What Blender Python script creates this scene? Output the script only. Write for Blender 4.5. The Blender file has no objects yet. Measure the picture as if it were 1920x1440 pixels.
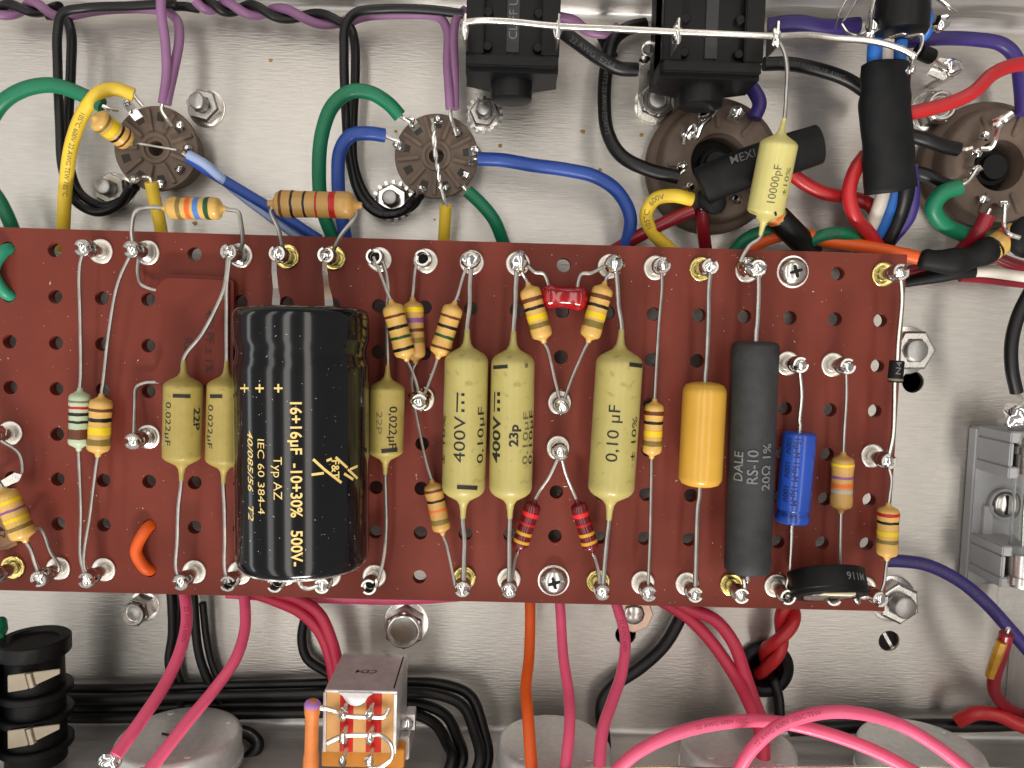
import bpy, bmesh, math, random
from mathutils import Vector, Matrix, noise
random.seed(7)
scene = bpy.context.scene
COL = scene.collection
# ---------------------------------------------------------------- camera
# millimetres everywhere in this file; MM turns them into metres.  The board's hole grid
# (3/8 inch pitch) was used to solve the camera.
MM = 0.001
P = 9.525                      # hole pitch of the component board
ZB = 16.0                      # top of the board above the chassis floor
FOC = 1442.0                   # focal length in photo pixels (photo is 1920 px wide)
CAM = Vector((102.10, -13.63, ZB + 160.64))
rx, ry, rz = math.radians(-4.061), math.radians(-0.653), math.radians(1.6286)
RM = Matrix.Rotation(rz, 3, 'Z') @ Matrix.Rotation(ry, 3, 'Y') @ Matrix.Rotation(rx, 3, 'X')
cd = bpy.data.cameras.new('camera'); co = bpy.data.objects.new('camera', cd); COL.objects.link(co)
cd.sensor_width = 36; cd.lens = 36 * FOC / 1920; cd.clip_start = 0.005; cd.clip_end = 10
co.matrix_world = Matrix.Translation(CAM * MM) @ RM.to_4x4()
scene.camera = co
# ---------------------------------------------------------------- light
wd = bpy.data.worlds.new('World'); scene.world = wd; wd.use_nodes = True
bg = wd.node_tree.nodes['Background']; bg.inputs[0].default_value = (1, .97, .93, 1); bg.inputs[1].default_value = 0.26
def area(name, loc, target, sx, sy, power, color=(1, .96, .9)):
    l = bpy.data.lights.new(name, 'AREA'); l.shape = 'RECTANGLE'; l.size = sx; l.size_y = sy
    l.energy = power; l.color = color
    o = bpy.data.objects.new(name, l); COL.objects.link(o); o.location = Vector(loc)
    z = (Vector(loc) - Vector(target)).normalized(); x = Vector((0, 1, 0)).cross(z).normalized(); y = z.cross(x)
    o.rotation_euler = Matrix((x, y, z)).transposed().to_euler(); return o
CX, CY = .095, -.03
area('ceiling_lamp', (CX - .30, CY - .05, 1.5), (CX - .30, CY - .05, 0), .28, 3.8, 11.5, (1, .955, .89))
area('ceiling_lamp', (CX + .62, CY - .05, 1.5), (CX + .3, CY - .05, 0), .30, 3.8, 11.5, (1, .93, .85))
area('ceiling_lamp', (CX - 1.2, CY - .05, 1.4), (CX - .4, CY - .05, 0), .32, 3.8, 10, (1, .96, .91))
area('low_side_strip', (CX - 1.3, CY, .22), (CX, CY, 0.02), .16, 1.6, 2.0, (.95, .98, 1))  # added low strip that draws a thin streak on the black capacitor
# desk lamp low beyond the front wall; that wall's edge keeps its light off the floor strip behind it
area('desk_lamp', (CX + .02, -.58, .30), (CX + .01, -.08, .03), .22, .05, 4.0, (1, .96, .91))
vs = scene.view_settings; vs.view_transform = 'Standard'; vs.look = 'None'; vs.exposure = 0.0; vs.gamma = 1

# ---------------------------------------------------------------- helpers
def W(px, py, z):
    """photo pixel + height (mm above the chassis floor) -> point in mm"""
    d = RM @ Vector(((px - 960) / FOC, (720 - py) / FOC, -1))
    return CAM + d * ((z - CAM.z) / d.z)
def mmpx(w, z): return w * (CAM.z - z) / FOC          # pixel width at height z -> mm
def PT(p, z=None):
    if isinstance(p, Vector): return p.copy()
    return W(p[0], p[1], p[2] if len(p) > 2 else z)
def G(c, r, dz=0): return Vector((c * P, -r * P, ZB + dz))
def frame(a, hint=None):
    a = a.normalized()
    h = Vector((0, 0, 1)) if hint is None else hint
    if abs(a.dot(h)) > .98: h = Vector((0, 1, 0))
    u = (h - a * a.dot(h)).normalized(); return u, a.cross(u)
def smooth_path(pts, n=7):
    if len(pts) < 3: return pts
    q = [pts[0] * 2 - pts[1]] + pts + [pts[-1] * 2 - pts[-2]]; out = []
    for i in range(1, len(q) - 2):
        a, b, c, d = q[i-1], q[i], q[i+1], q[i+2]
        # centripetal Catmull-Rom
        t0 = 0; t1 = t0 + max((b-a).length, 1e-4) ** .5; t2 = t1 + max((c-b).length, 1e-4) ** .5; t3 = t2 + max((d-c).length, 1e-4) ** .5
        for k in range(n):
            t = t1 + (t2 - t1) * k / n
            A1 = a*((t1-t)/(t1-t0)) + b*((t-t0)/(t1-t0)); A2 = b*((t2-t)/(t2-t1)) + c*((t-t1)/(t2-t1)); A3 = c*((t3-t)/(t3-t2)) + d*((t-t2)/(t3-t2))
            B1 = A1*((t2-t)/(t2-t0)) + A2*((t-t0)/(t2-t0)); B2 = A2*((t3-t)/(t3-t1)) + A3*((t-t1)/(t3-t1))
            out.append(B1*((t2-t)/(t2-t1)) + B2*((t-t1)/(t2-t1)))
    out.append(pts[-1].copy()); return out
class MB:
    def __init__(s): s.v = []; s.f = []
    def ring(s, c, u, w, r, n, ph=0):
        i = len(s.v)
        for k in range(n):
            t = 2 * math.pi * k / n + ph; s.v.append(c + u * (r * math.cos(t)) + w * (r * math.sin(t)))
        return i
    def bridge(s, a, b, n):
        for k in range(n): s.f.append((a + k, a + (k+1) % n, b + (k+1) % n, b + k))
    def cap(s, a, n, flip=False):
        f = tuple(range(a, a + n)); s.f.append(f[::-1] if flip else f)
    def tube(s, pts, r, n=10, caps=True, sx=1.0):
        rs = r if isinstance(r, (list, tuple)) else [r] * len(pts)
        m = len(pts); T = [(pts[min(i+1, m-1)] - pts[max(i-1, 0)]).normalized() for i in range(m)]
        u, w = frame(T[0]); prev = None; first = None
        for i in range(m):
            if i:
                ax = T[i-1].cross(T[i])
                if ax.length > 1e-7:
                    q = Matrix.Rotation(T[i-1].angle(T[i]), 3, ax.normalized()); u = q @ u
                u = (u - T[i] * u.dot(T[i])).normalized()
            w = T[i].cross(u)
            a = s.ring(pts[i], u, w * sx, rs[i], n)
            if prev is not None: s.bridge(prev, a, n)
            else: first = a
            prev = a
        if caps: s.cap(first, n, True); s.cap(prev, n)
        return s
    def lathe(s, o, axis, prof, n=24, caps=True, jit=0, ph=0):
        a = axis.normalized(); u, w = frame(a); prev = None
        for t, r in prof:
            k = s.ring(o + a * t, u, w, max(r, 1e-3), n, ph)
            if jit:
                for q in range(k, k+n): s.v[q] += noise.noise_vector(s.v[q] * .55) * jit
            if prev is not None: s.bridge(prev, k, n)
            else: first = k
            prev = k
        if caps: s.cap(first, n, True); s.cap(prev, n)
        return s
    def box(s, lo, hi, rot=None, c=None):
        i = len(s.v)
        for x in (lo[0], hi[0]):
            for y in (lo[1], hi[1]):
                for z in (lo[2], hi[2]):
                    p = Vector((x, y, z))
                    if rot is not None: p = c + rot @ (p - c)
                    s.v.append(p)
        for f in ((0,1,3,2),(4,6,7,5),(0,4,5,1),(2,3,7,6),(0,2,6,4),(1,5,7,3)): s.f.append(tuple(i + k for k in f))
        return s
    def prism(s, poly, z0, z1):      # poly of Vector xy, ccw
        i = len(s.v); n = len(poly)
        for p in poly: s.v.append(Vector((p[0], p[1], z0)))
        for p in poly: s.v.append(Vector((p[0], p[1], z1)))
        s.bridge(i, i + n, n); s.cap(i, n, True); s.cap(i + n, n); return s
    def blob(s, c, r, seed=0, sc=(1, 1, 1), amp=.25, sub=2):
        bm = bmesh.new(); bmesh.ops.create_icosphere(bm, subdivisions=sub, radius=1); i = len(s.v)
        for v in bm.verts:
            k = 1 + amp * noise.noise(v.co * 1.3 + Vector((seed * 3.7, seed * 1.9, 0)))
            s.v.append(c + Vector((v.co.x * sc[0], v.co.y * sc[1], v.co.z * sc[2])) * (r * k))
        for f in bm.faces: s.f.append(tuple(i + v.index for v in f.verts))
        bm.free(); return s
def link(o, parent=None):
    COL.objects.link(o)
    if parent is not None: o.parent = parent
    return o
WLOC = {}
def obj(name, mb, mat, parent=None, smooth=True, ang=40, bevel=0, org=None):
    """one mesh object from a builder holding world-space mm"""
    c = org if org is not None else sum(mb.v, Vector()) / max(1, len(mb.v))
    if org is None and parent is None: c = Vector((c.x, c.y, min(v.z for v in mb.v)))
    me = bpy.data.meshes.new(name); me.from_pydata([((v - c) * MM)[:] for v in mb.v], [], mb.f)
    me.materials.append(mat)
    bm = bmesh.new(); bm.from_mesh(me); bmesh.ops.recalc_face_normals(bm, faces=bm.faces)
    if bevel: bmesh.ops.bevel(bm, geom=[e for e in bm.edges if len(e.link_faces) == 2 and e.calc_face_angle(0) > .6], offset=bevel * MM, segments=2, affect='EDGES', clamp_overlap=True)
    bm.to_mesh(me); bm.free()
    if smooth: me.shade_smooth(); me.set_sharp_from_angle(angle=math.radians(ang))
    o = bpy.data.objects.new(name, me); link(o, parent)
    pc = WLOC[parent.name] if parent is not None else Vector()
    o.location = (c - pc) * MM; WLOC[o.name] = c.copy()
    return o
def tag(o, label=None, cat=None, group=None, kind=None):
    if label: o['label'] = label
    if cat: o['category'] = cat
    if group: o['group'] = group
    if kind: o['kind'] = kind
    return o
def thing(name, loc, label, cat, group=None):
    o = bpy.data.objects.new(name, None); o.empty_display_size = .002; link(o); o.location = loc * MM
    WLOC[o.name] = loc.copy(); return tag(o, label, cat, group)
def copy_tree(o, loc=None, parent=None, rotz=None):
    c = o.copy(); link(c); c.parent = parent
    if loc is not None: c.location = loc * MM; WLOC[c.name] = loc.copy()
    if rotz is not None: c.rotation_euler.z = rotz
    for ch in o.children: copy_tree(ch, None, c)
    return c

# ---------------------------------------------------------------- materials
MATS = {}
def mat(name, col, rough=.45, metal=0, var=.12, vs=400, bump=0, bs=900, coat=0, spec=.5, stretch=None, rvar=0, trans=0, alpha=1, speck=0, ior=1.45, sss=0):
    m = bpy.data.materials.new(name); m.use_nodes = True; nt = m.node_tree; N = nt.nodes; L = nt.links
    b = N['Principled BSDF']; b.inputs['Roughness'].default_value = rough; b.inputs['Metallic'].default_value = metal
    b.inputs['Coat Weight'].default_value = coat; b.inputs['Coat Roughness'].default_value = .08
    b.inputs['Specular IOR Level'].default_value = spec; b.inputs['Transmission Weight'].default_value = trans; b.inputs['IOR'].default_value = ior
    b.inputs['Alpha'].default_value = alpha
    if sss: b.inputs['Subsurface Weight'].default_value = sss; b.inputs['Subsurface Scale'].default_value = .0006
    tc = N.new('ShaderNodeTexCoord'); mp = N.new('ShaderNodeMapping'); L.new(tc.outputs['Object'], mp.inputs[0])
    if stretch: mp.inputs['Scale'].default_value = stretch
    n1 = N.new('ShaderNodeTexNoise'); n1.inputs['Scale'].default_value = vs; n1.inputs['Detail'].default_value = 5; n1.inputs['Roughness'].default_value = .6
    L.new(mp.outputs[0], n1.inputs['Vector'])
    rp = N.new('ShaderNodeValToRGB'); rp.color_ramp.elements[0].position = .3; rp.color_ramp.elements[1].position = .7
    c = Vector(col); lo = c * (1 - var); hi = c * (1 + var)
    rp.color_ramp.elements[0].color = (*lo, 1); rp.color_ramp.elements[1].color = (*[min(1, x) for x in hi], 1)
    L.new(n1.outputs[0], rp.inputs[0]); last = rp.outputs[0]
    if speck:
        n3 = N.new('ShaderNodeTexNoise'); n3.inputs['Scale'].default_value = vs * 3.2; n3.inputs['Detail'].default_value = 3; L.new(mp.outputs[0], n3.inputs['Vector'])
        r3 = N.new('ShaderNodeValToRGB'); r3.color_ramp.elements[0].position = .60; r3.color_ramp.elements[1].position = .70; L.new(n3.outputs[0], r3.inputs[0])
        mu = N.new('ShaderNodeMath'); mu.operation = 'MULTIPLY'; mu.inputs[1].default_value = speck; L.new(r3.outputs[0], mu.inputs[0])
        mx = N.new('ShaderNodeMixRGB'); mx.inputs[2].default_value = (*(c * .25), 1); L.new(mu.outputs[0], mx.inputs[0]); L.new(last, mx.inputs[1]); last = mx.outputs[0]
    L.new(last, b.inputs['Base Color'])
    if rvar:
        mr = N.new('ShaderNodeMapRange'); mr.inputs['To Min'].default_value = max(.02, rough - rvar); mr.inputs['To Max'].default_value = rough + rvar
        L.new(n1.outputs[0], mr.inputs['Value']); L.new(mr.outputs[0], b.inputs['Roughness'])
    if bump:
        n2 = N.new('ShaderNodeTexNoise'); n2.inputs['Scale'].default_value = bs; n2.inputs['Detail'].default_value = 4; L.new(mp.outputs[0], n2.inputs['Vector'])
        bp = N.new('ShaderNodeBump'); bp.inputs['Strength'].default_value = bump; bp.inputs['Distance'].default_value = .0003; L.new(n2.outputs[0], bp.inputs['Height']); L.new(bp.outputs[0], b.inputs['Normal'])
    MATS[name] = m; return m
def srgb(r, g, b):
    f = lambda x: (x/255)/12.92 if x/255 < .04045 else ((x/255 + .055)/1.055) ** 2.4
    return (f(r), f(g), f(b))
alu = mat('brushed_aluminium', (.58, .553, .515), .42, 1, .08, 80, .25, 130, stretch=(2.4, 20, 1), rvar=.06)
alu_wall = mat('brushed_aluminium_wall', (.60, .58, .56), .42, .7, .10, 60, .2, 90, stretch=(.55, 1, 26), rvar=.08)
underlaym = mat('underlay_black', (.03, .03, .03), .8)
boardm = mat('red_brown_board', srgb(113, 50, 39), .50, 0, .08, 90, .03, 2500, rvar=.06, spec=.22)
edgem = mat('board_edge', srgb(112, 48, 34), .7, 0, .2, 900)
tin = mat('tinned_metal', (.55, .53, .50), .24, 1, .12, 500, .05, 1200, rvar=.08)
tinb = mat('bright_tinned_flange', (.80, .77, .72), .26, 1, .08, 500, .06, 900)
fluxm = mat('flux_stained_tin', (.72, .60, .22), .22, 1, .35, 420, .05, 900)
solder = mat('solder', (.84, .83, .81), .13, 1, .10, 500, .12, 700)
leadm = mat('component_lead', (.45, .43, .40), .40, 1, .22, 260, .08, 900)
steel = mat('zinc_steel', (.74, .72, .68), .26, 1, .12, 300, .05, 900)
steeld = mat('dull_bolt_steel', (.48, .47, .45), .46, 1, .2, 300, .08, 900)
canm = mat('pot_can_plating', (.74, .74, .72), .40, .55, .10, 700, .12, 2200)
ceram = mat('brown_socket_phenolic', srgb(104, 88, 76), .60, 0, .14, 260, .06, 1500)
blackpl = mat('black_plastic', (.0045, .0045, .005), .46, 0, .2, 300, .03, 1200, spec=.32)
blackgl = mat('gloss_black_sleeve', (.004, .004, .005), .15, 0, .2, 200, .012, 160, coat=.25)
shrink = mat('heat_shrink_black', (.006, .0063, .007), .58, 0, .35, 220, .14, 260, spec=.28)
ceramb = mat('charcoal_resistor_coat', (.028, .029, .030), .62, 0, .25, 300, .10, 900)
mustard = mat('mustard_dip', srgb(176, 164, 98), .44, 0, .07, 160, .03, 500, coat=.15, speck=.35)
mustard2 = mat('mustard_dip_dark', srgb(162, 144, 76), .5, 0, .10, 200, .05, 500, coat=.1, speck=.25)
mustard3 = mat('pale_yellow_dip', srgb(200, 190, 118), .36, 0, .06, 160, .03, 400, coat=.2)
orangey = mat('amber_dip', srgb(206, 158, 60), .32, 0, .07, 120, .05, 260, coat=.3)
tanm = mat('tan_resistor_lacquer', srgb(206, 164, 86), .36, 0, .08, 220, .04, 700, coat=.25)
tand = mat('tan_resistor_lacquer_brown', srgb(186, 144, 78), .4, 0, .10, 220, .04, 700, coat=.2)
palegr = mat('pale_green_lacquer', srgb(176, 190, 160), .38, 0, .06, 220)
maroonr = mat('maroon_lacquer', srgb(96, 14, 22), .22, 0, .25, 260, .06, 600, coat=.5)
reddip = mat('red_dip', srgb(150, 12, 22), .16, 0, .15, 120, .05, 160, coat=.6)
browndip = mat('brown_mica_dip', srgb(108, 44, 32), .42, 0, .10, 120, .03, 200, coat=.0, spec=.25)
tandip = mat('tan_mica_dip', srgb(128, 92, 62), .40, 0, .10, 150, .05, 300)
bluecap = mat('blue_sleeve', srgb(36, 74, 168), .26, 0, .08, 120, .01, 300, coat=.35)
gold = mat('gold_print', srgb(236, 206, 128), .45, 0, .05, 500)
inkm = mat('black_ink', (.016, .014, .011), .6, 0, .3, 500)
inkf = mat('faded_ink', (.14, .12, .05), .6, 0, .3, 500)
pinkink = mat('pink_wire_print', srgb(176, 62, 92), .5)
dimprint = mat('dim_wire_print', (.07, .07, .07), .6)
inkblue = mat('dark_blue_ink', (.008, .012, .05), .5)
greyp = mat('grey_print', (.16, .165, .165), .7, 0, .2, 600)
greypl = mat('grey_plastic', srgb(158, 158, 160), .5, 0, .05, 200)
greypr = mat('grey_emboss', srgb(176, 176, 178), .5)
cream = mat('cream_wiper', srgb(228, 216, 182), .5)
pheno = mat('tan_phenolic', srgb(196, 146, 84), .5, 0, .10, 200, .03, 900)
epoxr = mat('red_epoxy', srgb(178, 26, 14), .34, 0, .25, 320, .25, 420, coat=.0, spec=.3)
orangepl = mat('orange_phenolic', srgb(226, 146, 40), .45, 0, .1, 200)
flm = mat('dull_tin_flange', (.84, .80, .73), .40, 1, .10, 420, .06, 900)
brass = mat('nickel_brass_contact', (.40, .34, .26), .36, 1, .1, 300)
void = mat('black_shade_and_screw', (.004, .004, .004), .8)  # black painted as shade in hollows and recesses; also the black sunk screw
copper = mat('copper_tint_washer', (.80, .58, .46), .32, 1, .1, 300)
dustm = mat('pale_dust', (.86, .78, .70), .9)
amber = mat('dried_flux', srgb(190, 140, 40), .15, 0, .2, 400, coat=.5, alpha=.8)
gm = mat('fuse_glass', (.95, .97, .96), .02, 0, 0, trans=1, ior=1.30)
def ins(n, c, rough=.44, coat=.05): return mat('insulation_' + n, srgb(*c), rough, 0, .07, 160, .035, 420, coat=coat, sss=0)
GREEN = ins('green', (14, 112, 78)); BLUE = ins('blue', (34, 70, 150)); YEL = ins('yellow', (228, 194, 58)); PINK = ins('pink', (236, 92, 128), .36, .12)
BLK = ins('black', (9, 9, 10), .42, .02); PURP = ins('violet', (140, 98, 136)); IND = ins('indigo', (56, 42, 112)); RED = ins('red', (180, 34, 38), .38, .1); MAR = ins('maroon', (128, 20, 34), .3, .2)
ORG = ins('orange', (228, 92, 26)); WHT = ins('white', (222, 214, 202)); LBL = ins('pale_blue', (150, 168, 206)); BLU2 = ins('sky_blue', (36, 104, 190)); TEAL = ins('teal', (40, 140, 108)); ROSE = ins('rose', (196, 50, 78))
BAND = {k: mat('band_' + k, srgb(*c), .38, 0, .12, 300) for k, c in dict(brown=(96, 50, 24), black=(20, 17, 14), red=(176, 22, 26), orange=(214, 98, 40), yellow=(224, 192, 30), green=(24, 74, 36), blue=(70, 120, 190), violet=(128, 78, 132), grey=(120, 110, 90), gold=(124, 104, 46), white=(220, 220, 214), silver=(170, 165, 150), scarlet=(214, 36, 40), ochre=(204, 150, 40), lilac=(176, 120, 190)).items()}
# ---------------------------------------------------------------- lettering
def text_data(s, size, bold=0, shear=0, slices=True, width=1.0):
    cu = bpy.data.curves.new('t', 'FONT'); cu.body = s; cu.size = size; cu.align_x = 'CENTER'; cu.offset = bold; cu.shear = shear; cu.resolution_u = 3
    o = bpy.data.objects.new('t', cu); COL.objects.link(o)
    me = bpy.data.meshes.new_from_object(o.evaluated_get(bpy.context.evaluated_depsgraph_get()))
    bm = bmesh.new(); bm.from_mesh(me)
    if slices:
        for k in range(-4, 14):
            g = bm.verts[:] + bm.edges[:] + bm.faces[:]
            bmesh.ops.bisect_plane(bm, geom=g, plane_co=(0, size * k * .085, 0), plane_no=(0, 1, 0))
    bm.verts.ensure_lookup_table()
    v = [Vector((x.co.x * width, x.co.y, 0)) for x in bm.verts]; f = [tuple(q.index for q in x.verts) for x in bm.faces]
    bm.free(); bpy.data.meshes.remove(me); bpy.data.objects.remove(o); bpy.data.curves.remove(cu)
    return v, f
def print_cyl(s, size, comp, t, phi, read, m, bold=0, shear=0, name='printing', width=1.0, lift=.05):
    """lettering laid round a cylinder; read=1 reads along the axis (a->b), -1 against it. phi in degrees from straight up, + towards the glyph tops"""
    o, a, r = comp['o'], comp['a'], comp['r']; u, w = frame(a); d = a * read; g = u.cross(d)
    v, f = text_data(s, size, bold, shear, True, width); mb = MB(); rr = r + lift; ph0 = math.radians(phi)
    for p in v:
        an = ph0 + (p.y - size * .34) / rr
        mb.v.append(o + a * (t * comp['L']) + d * p.x + (u * math.cos(an) + g * math.sin(an)) * rr)
    mb.f = f; return obj(name, mb, m, comp['body'], smooth=False)
def print_flat(s, size, c, d, n, m, parent, bold=0, shear=0, name='printing', width=1.0, bend=None):
    g = n.cross(d); v, f = text_data(s, size, bold, shear, False, width); mb = MB()
    for p in v: mb.v.append(c + d * p.x + g * (p.y - size * .34) + n * .06)
    mb.f = f; return obj(name, mb, m, parent, smooth=False)
def print_path(s, size, path, start, m, parent, r, side=0.0, flip=False):
    """lettering running along the top of a wire"""
    v, f = text_data(s, size, 0, 0, True, 1.0); mb = MB()
    L = [0]
    for i in range(1, len(path)): L.append(L[-1] + (path[i] - path[i-1]).length)
    x0 = min(p.x for p in v)
    for p in v:
        q = max(0, min(L[-1] - .01, start + (p.x - x0)))
        if flip: q = L[-1] - q
        i = max(k for k in range(len(L)) if L[k] <= q); i = min(i, len(path) - 2)
        t = (q - L[i]) / (L[i+1] - L[i]); c = path[i].lerp(path[i+1], t); d = (path[i+1] - path[i]).normalized()
        if flip: d = -d
        tocam = (CAM - c).normalized(); u = (tocam - d * tocam.dot(d)).normalized(); g = u.cross(d)
        an = (p.y - size * .34) / r + side
        mb.v.append(c + (u * math.cos(an) + g * math.sin(an)) * (r + .04))
    mb.f = f; return obj('printing', mb, m, parent, smooth=False)

# ---------------------------------------------------------------- chassis and board
YR = W(1000, 32, 0).y; YF = W(1160, 1364, 0).y; XL, XR = -110, 300
underlay = obj('dark_underlay', MB().box((-220, -260, -62), (420, 240, -60)), underlaym, smooth=False); tag(underlay, kind='structure')  # unseen dark sheet added so the floor holes read black
floor = obj('chassis_floor', MB().box((XL, YF, -1.6), (XR, YR, 0)), alu, smooth=False, org=Vector((90, -30, 0))); tag(floor, kind='structure')
holes = [(1173, 1190, 20, 1), (1667, 1202, 20.5, 1), (1432, 1252, 46, 1), (1712, 716, 21, 1)]
cuts = []
for px, py, r, _ in holes:
    c = W(px, py, 0); cuts.append(obj('cut', MB().lathe(Vector((c.x, c.y, -5)), Vector((0, 0, 1)), [(0, mmpx(r, 0)), (10, mmpx(r, 0))], 32), alu))
for c in cuts:
    md = floor.modifiers.new('b', 'BOOLEAN'); md.object = c; md.operation = 'DIFFERENCE'; md.solver = 'EXACT'
me = bpy.data.meshes.new_from_object(floor.evaluated_get(bpy.context.evaluated_depsgraph_get()))
floor.modifiers.clear(); floor.data = me
for c in cuts: bpy.data.objects.remove(c)
def bent_wall(name, y, sgn, h=38):
    mb = MB(); pr = [(0, 0)]
    for k in range(7):
        t = math.pi / 2 * k / 6; pr.append((1.6 * math.sin(t), 1.6 - 1.6 * math.cos(t)))
    pr += [(1.6, h), (3.2, h), (3.2, -1.6), (0, -1.6)]
    for x in (XL, XR):
        for d, z in pr: mb.v.append(Vector((x, y + sgn * d, z)))
    n = len(pr); mb.bridge(0, n, n); mb.cap(0, n, True); mb.cap(n, n)
    return tag(obj(name, mb, alu_wall, org=Vector((90, y, 0))), kind='structure')
bent_wall('chassis_rear_wall', YR, 1); bent_wall('chassis_front_wall', YF, -1)
skirt = MB()
for lo, hi in (((XL, YF - 3, -60), (XL + 2, YR + 3, -1.7)), ((XR - 2, YF - 3, -60), (XR, YR + 3, -1.7)), ((XL + 2, YF - 3, -60), (XR - 2, YF - 1, -1.7)), ((XL + 2, YR + 1, -60), (XR - 2, YR + 3, -1.7))): skirt.box(lo, hi)
tag(obj('light_block_skirt', skirt, underlaym, smooth=False), kind='structure')  # unseen walls added to keep light out of the space under the floor

XRt = W(1702, 478, ZB).x - .2; YT = W(800, 451, ZB).y; YB = W(900, 1127, ZB).y; XLt = -6.5 * P
bm_ = MB(); HR = 1.45; TH = 2.4
def cell(cx, cy, x0, x1, y0, y1):
    n = 24; ring_o = []; ring_i = []
    for k in range(n):
        t = 2 * math.pi * (k + .5) / n; c, s_ = math.cos(t), math.sin(t)
        sx = (x1 - cx if c > 0 else cx - x0) / max(abs(c), 1e-9); sy = (y1 - cy if s_ > 0 else cy - y0) / max(abs(s_), 1e-9)
        q = min(sx, sy); ring_o.append((cx + c * q, cy + s_ * q)); ring_i.append((cx + c * HR, cy + s_ * HR))
    ids = []
    for ring, z in ((ring_o, ZB), (ring_i, ZB), (ring_i, ZB - TH), (ring_o, ZB - TH)):
        ids.append(len(bm_.v)); bm_.v += [Vector((p[0], p[1], z)) for p in ring]
    for a, b in zip(ids, ids[1:]): bm_.bridge(a, b, n)
    # square corners
    for X in (x0, x1):
        for Y in (y0, y1):
            ks = sorted(range(n), key=lambda k: (ring_o[k][0] - X) ** 2 + (ring_o[k][1] - Y) ** 2)[:2]
            for base, z in ((ids[0], ZB), (ids[3], ZB - TH)):
                i = len(bm_.v); bm_.v.append(Vector((X, Y, z))); bm_.f.append((base + ks[0], base + ks[1], i))
for c in range(-6, 20):
    for r in range(8):
        cx, cy = c * P, -r * P
        cell(cx, cy, XLt if c == -6 else cx - P/2, XRt if c == 19 else cx + P/2, YB if r == 7 else cy - P/2, YT if r == 0 else cy + P/2)
board = obj('component_board', bm_, boardm, smooth=False, org=Vector((90, -33, ZB - TH)))
tag(board, 'long red-brown perforated board carrying the turret posts and components', 'circuit board')
e = MB()
for lo, hi in (((XLt, YT, ZB - TH), (XRt, YT + .12, ZB - .003)), ((XLt, YB - .12, ZB - TH), (XRt, YB, ZB - .003)), ((XRt, YB, ZB - TH), (XRt + .12, YT, ZB - .003))): e.box(lo, hi)
obj('cut_edge', e, edgem, board, smooth=False)

# ---------------------------------------------------------------- turret posts
ZU = Vector((0, 0, 1)); O0 = Vector((0, 0, 0))
TH_T = 7.4
def turret_proto(kind, seed):
    t = thing('turret_post', O0, 'x', 'terminal')
    fm = {'flux': fluxm}.get(kind, flm)
    obj('flange', MB().lathe(O0, ZU, [(.01, 2.35), (.14, 2.52), (.36, 2.52), (.52, 2.36), (.56, 2.2), (.50, 1.75), (.44, 1.5), (.6, 1.38)], 28), fm, t, org=O0)
    pr = [(.7, 1.38), (4.3, 1.3), (4.5, 1.72), (5.0, 1.72), (5.15, 1.6), (5.15, .2)]
    if kind == 'collar': pr = [(.7, 1.9), (1.6, 2.0), (2.0, 1.5), (2.3, 1.85), (2.8, 1.9), (3.1, 1.45), (4.3, 1.3), (4.5, 1.72), (5.0, 1.72), (5.15, 1.6), (5.15, .2)]
    obj('post', MB().lathe(O0, ZU, pr, 24), tin, t, org=O0)
    fork = MB()
    for sgn in (0, math.pi):
        n = 9; a0, a1 = sgn + .42, sgn + math.pi - .42; ii = len(fork.v)
        for k in range(n):
            q = a0 + (a1 - a0) * k / (n - 1); c, s_ = math.cos(q), math.sin(q)
            for r, z in ((1.62, 5.05), (1.66, TH_T - .12), (1.55, TH_T), (1.18, TH_T), (1.08, TH_T - .2), (1.08, 5.05)): fork.v.append(Vector((c * r, s_ * r, z)))
        for k in range(n - 1):
            for j in range(6): fork.f.append((ii + k*6 + j, ii + (k+1)*6 + j, ii + (k+1)*6 + (j+1) % 6, ii + k*6 + (j+1) % 6))
        fork.f.append(tuple(ii + j for j in range(6))); fork.f.append(tuple(ii + (n-1)*6 + j for j in range(6)))
    obj('fork', fork, tin, t, org=O0)
    if kind == 'open': obj('bore', MB().lathe(O0, ZU, [(5.17, 1.02), (5.2, 1.0), (5.2, .05)], 20), void, t, org=O0)  # black disc paints the shade inside the open fork
    if kind in ('filled', 'flux', 'collar'):
        obj('solder_joint', MB().blob(Vector((0, -.15, 6.3)), 1.22, seed, (1.05, 1.25, .95), .34, 3), solder, t, org=O0)
    if kind == 'big':
        obj('solder_joint', MB().blob(Vector((0, -.2, 6.0)), 1.85, seed, (1.0, 1.05, .95), .35, 3).blob(Vector((.6, .5, 4.4)), 1.3, seed + 5, (1, 1, 1.5), .3, 2), solder, t, org=O0)
    if kind == 'messy':
        obj('solder_joint', MB().blob(Vector((0, 0, 5.6)), 2.0, seed, (1.05, .95, 1.0), .45, 3).blob(Vector((-.3, .6, 2.6)), 1.9, seed + 3, (1.1, 1.1, 1.1), .5, 3), solder, t, org=O0)
    return t
TUR = []   # (col,row,kind,rot,label)
def tr(c, r, kind, rot, label): TUR.append((c, r, kind, rot, label))
tr(2, 0, 'filled', 0, 'turret post with upper lead of the pale green resistor')
tr(3, 0, 'collar', 10, 'turret post with solder collars joining resistor leads beside a thin brown mica lead')
tr(5, 0, 'collar', 80, 'turret post with solder collars where two mustard capacitor leads meet')
tr(6, 0, 'flux', 95, 'flux-stained turret post with one flat tab of the big black capacitor, under resistor left lead')
tr(7, 0, 'flux', 85, 'flux-stained turret post with flat capacitor tab, under the red-banded big resistor right lead')
tr(8, 0, 'open', 90, 'open slotted turret post with two tan resistor leads hooked round it')
tr(9, 0, 'open', 0, 'hollow turret post with open dark centre beside slotted post')
tr(10, 0, 'big', 0, 'turret post with solder dome and the top lead of the 400V capacitor with low dash')
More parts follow.
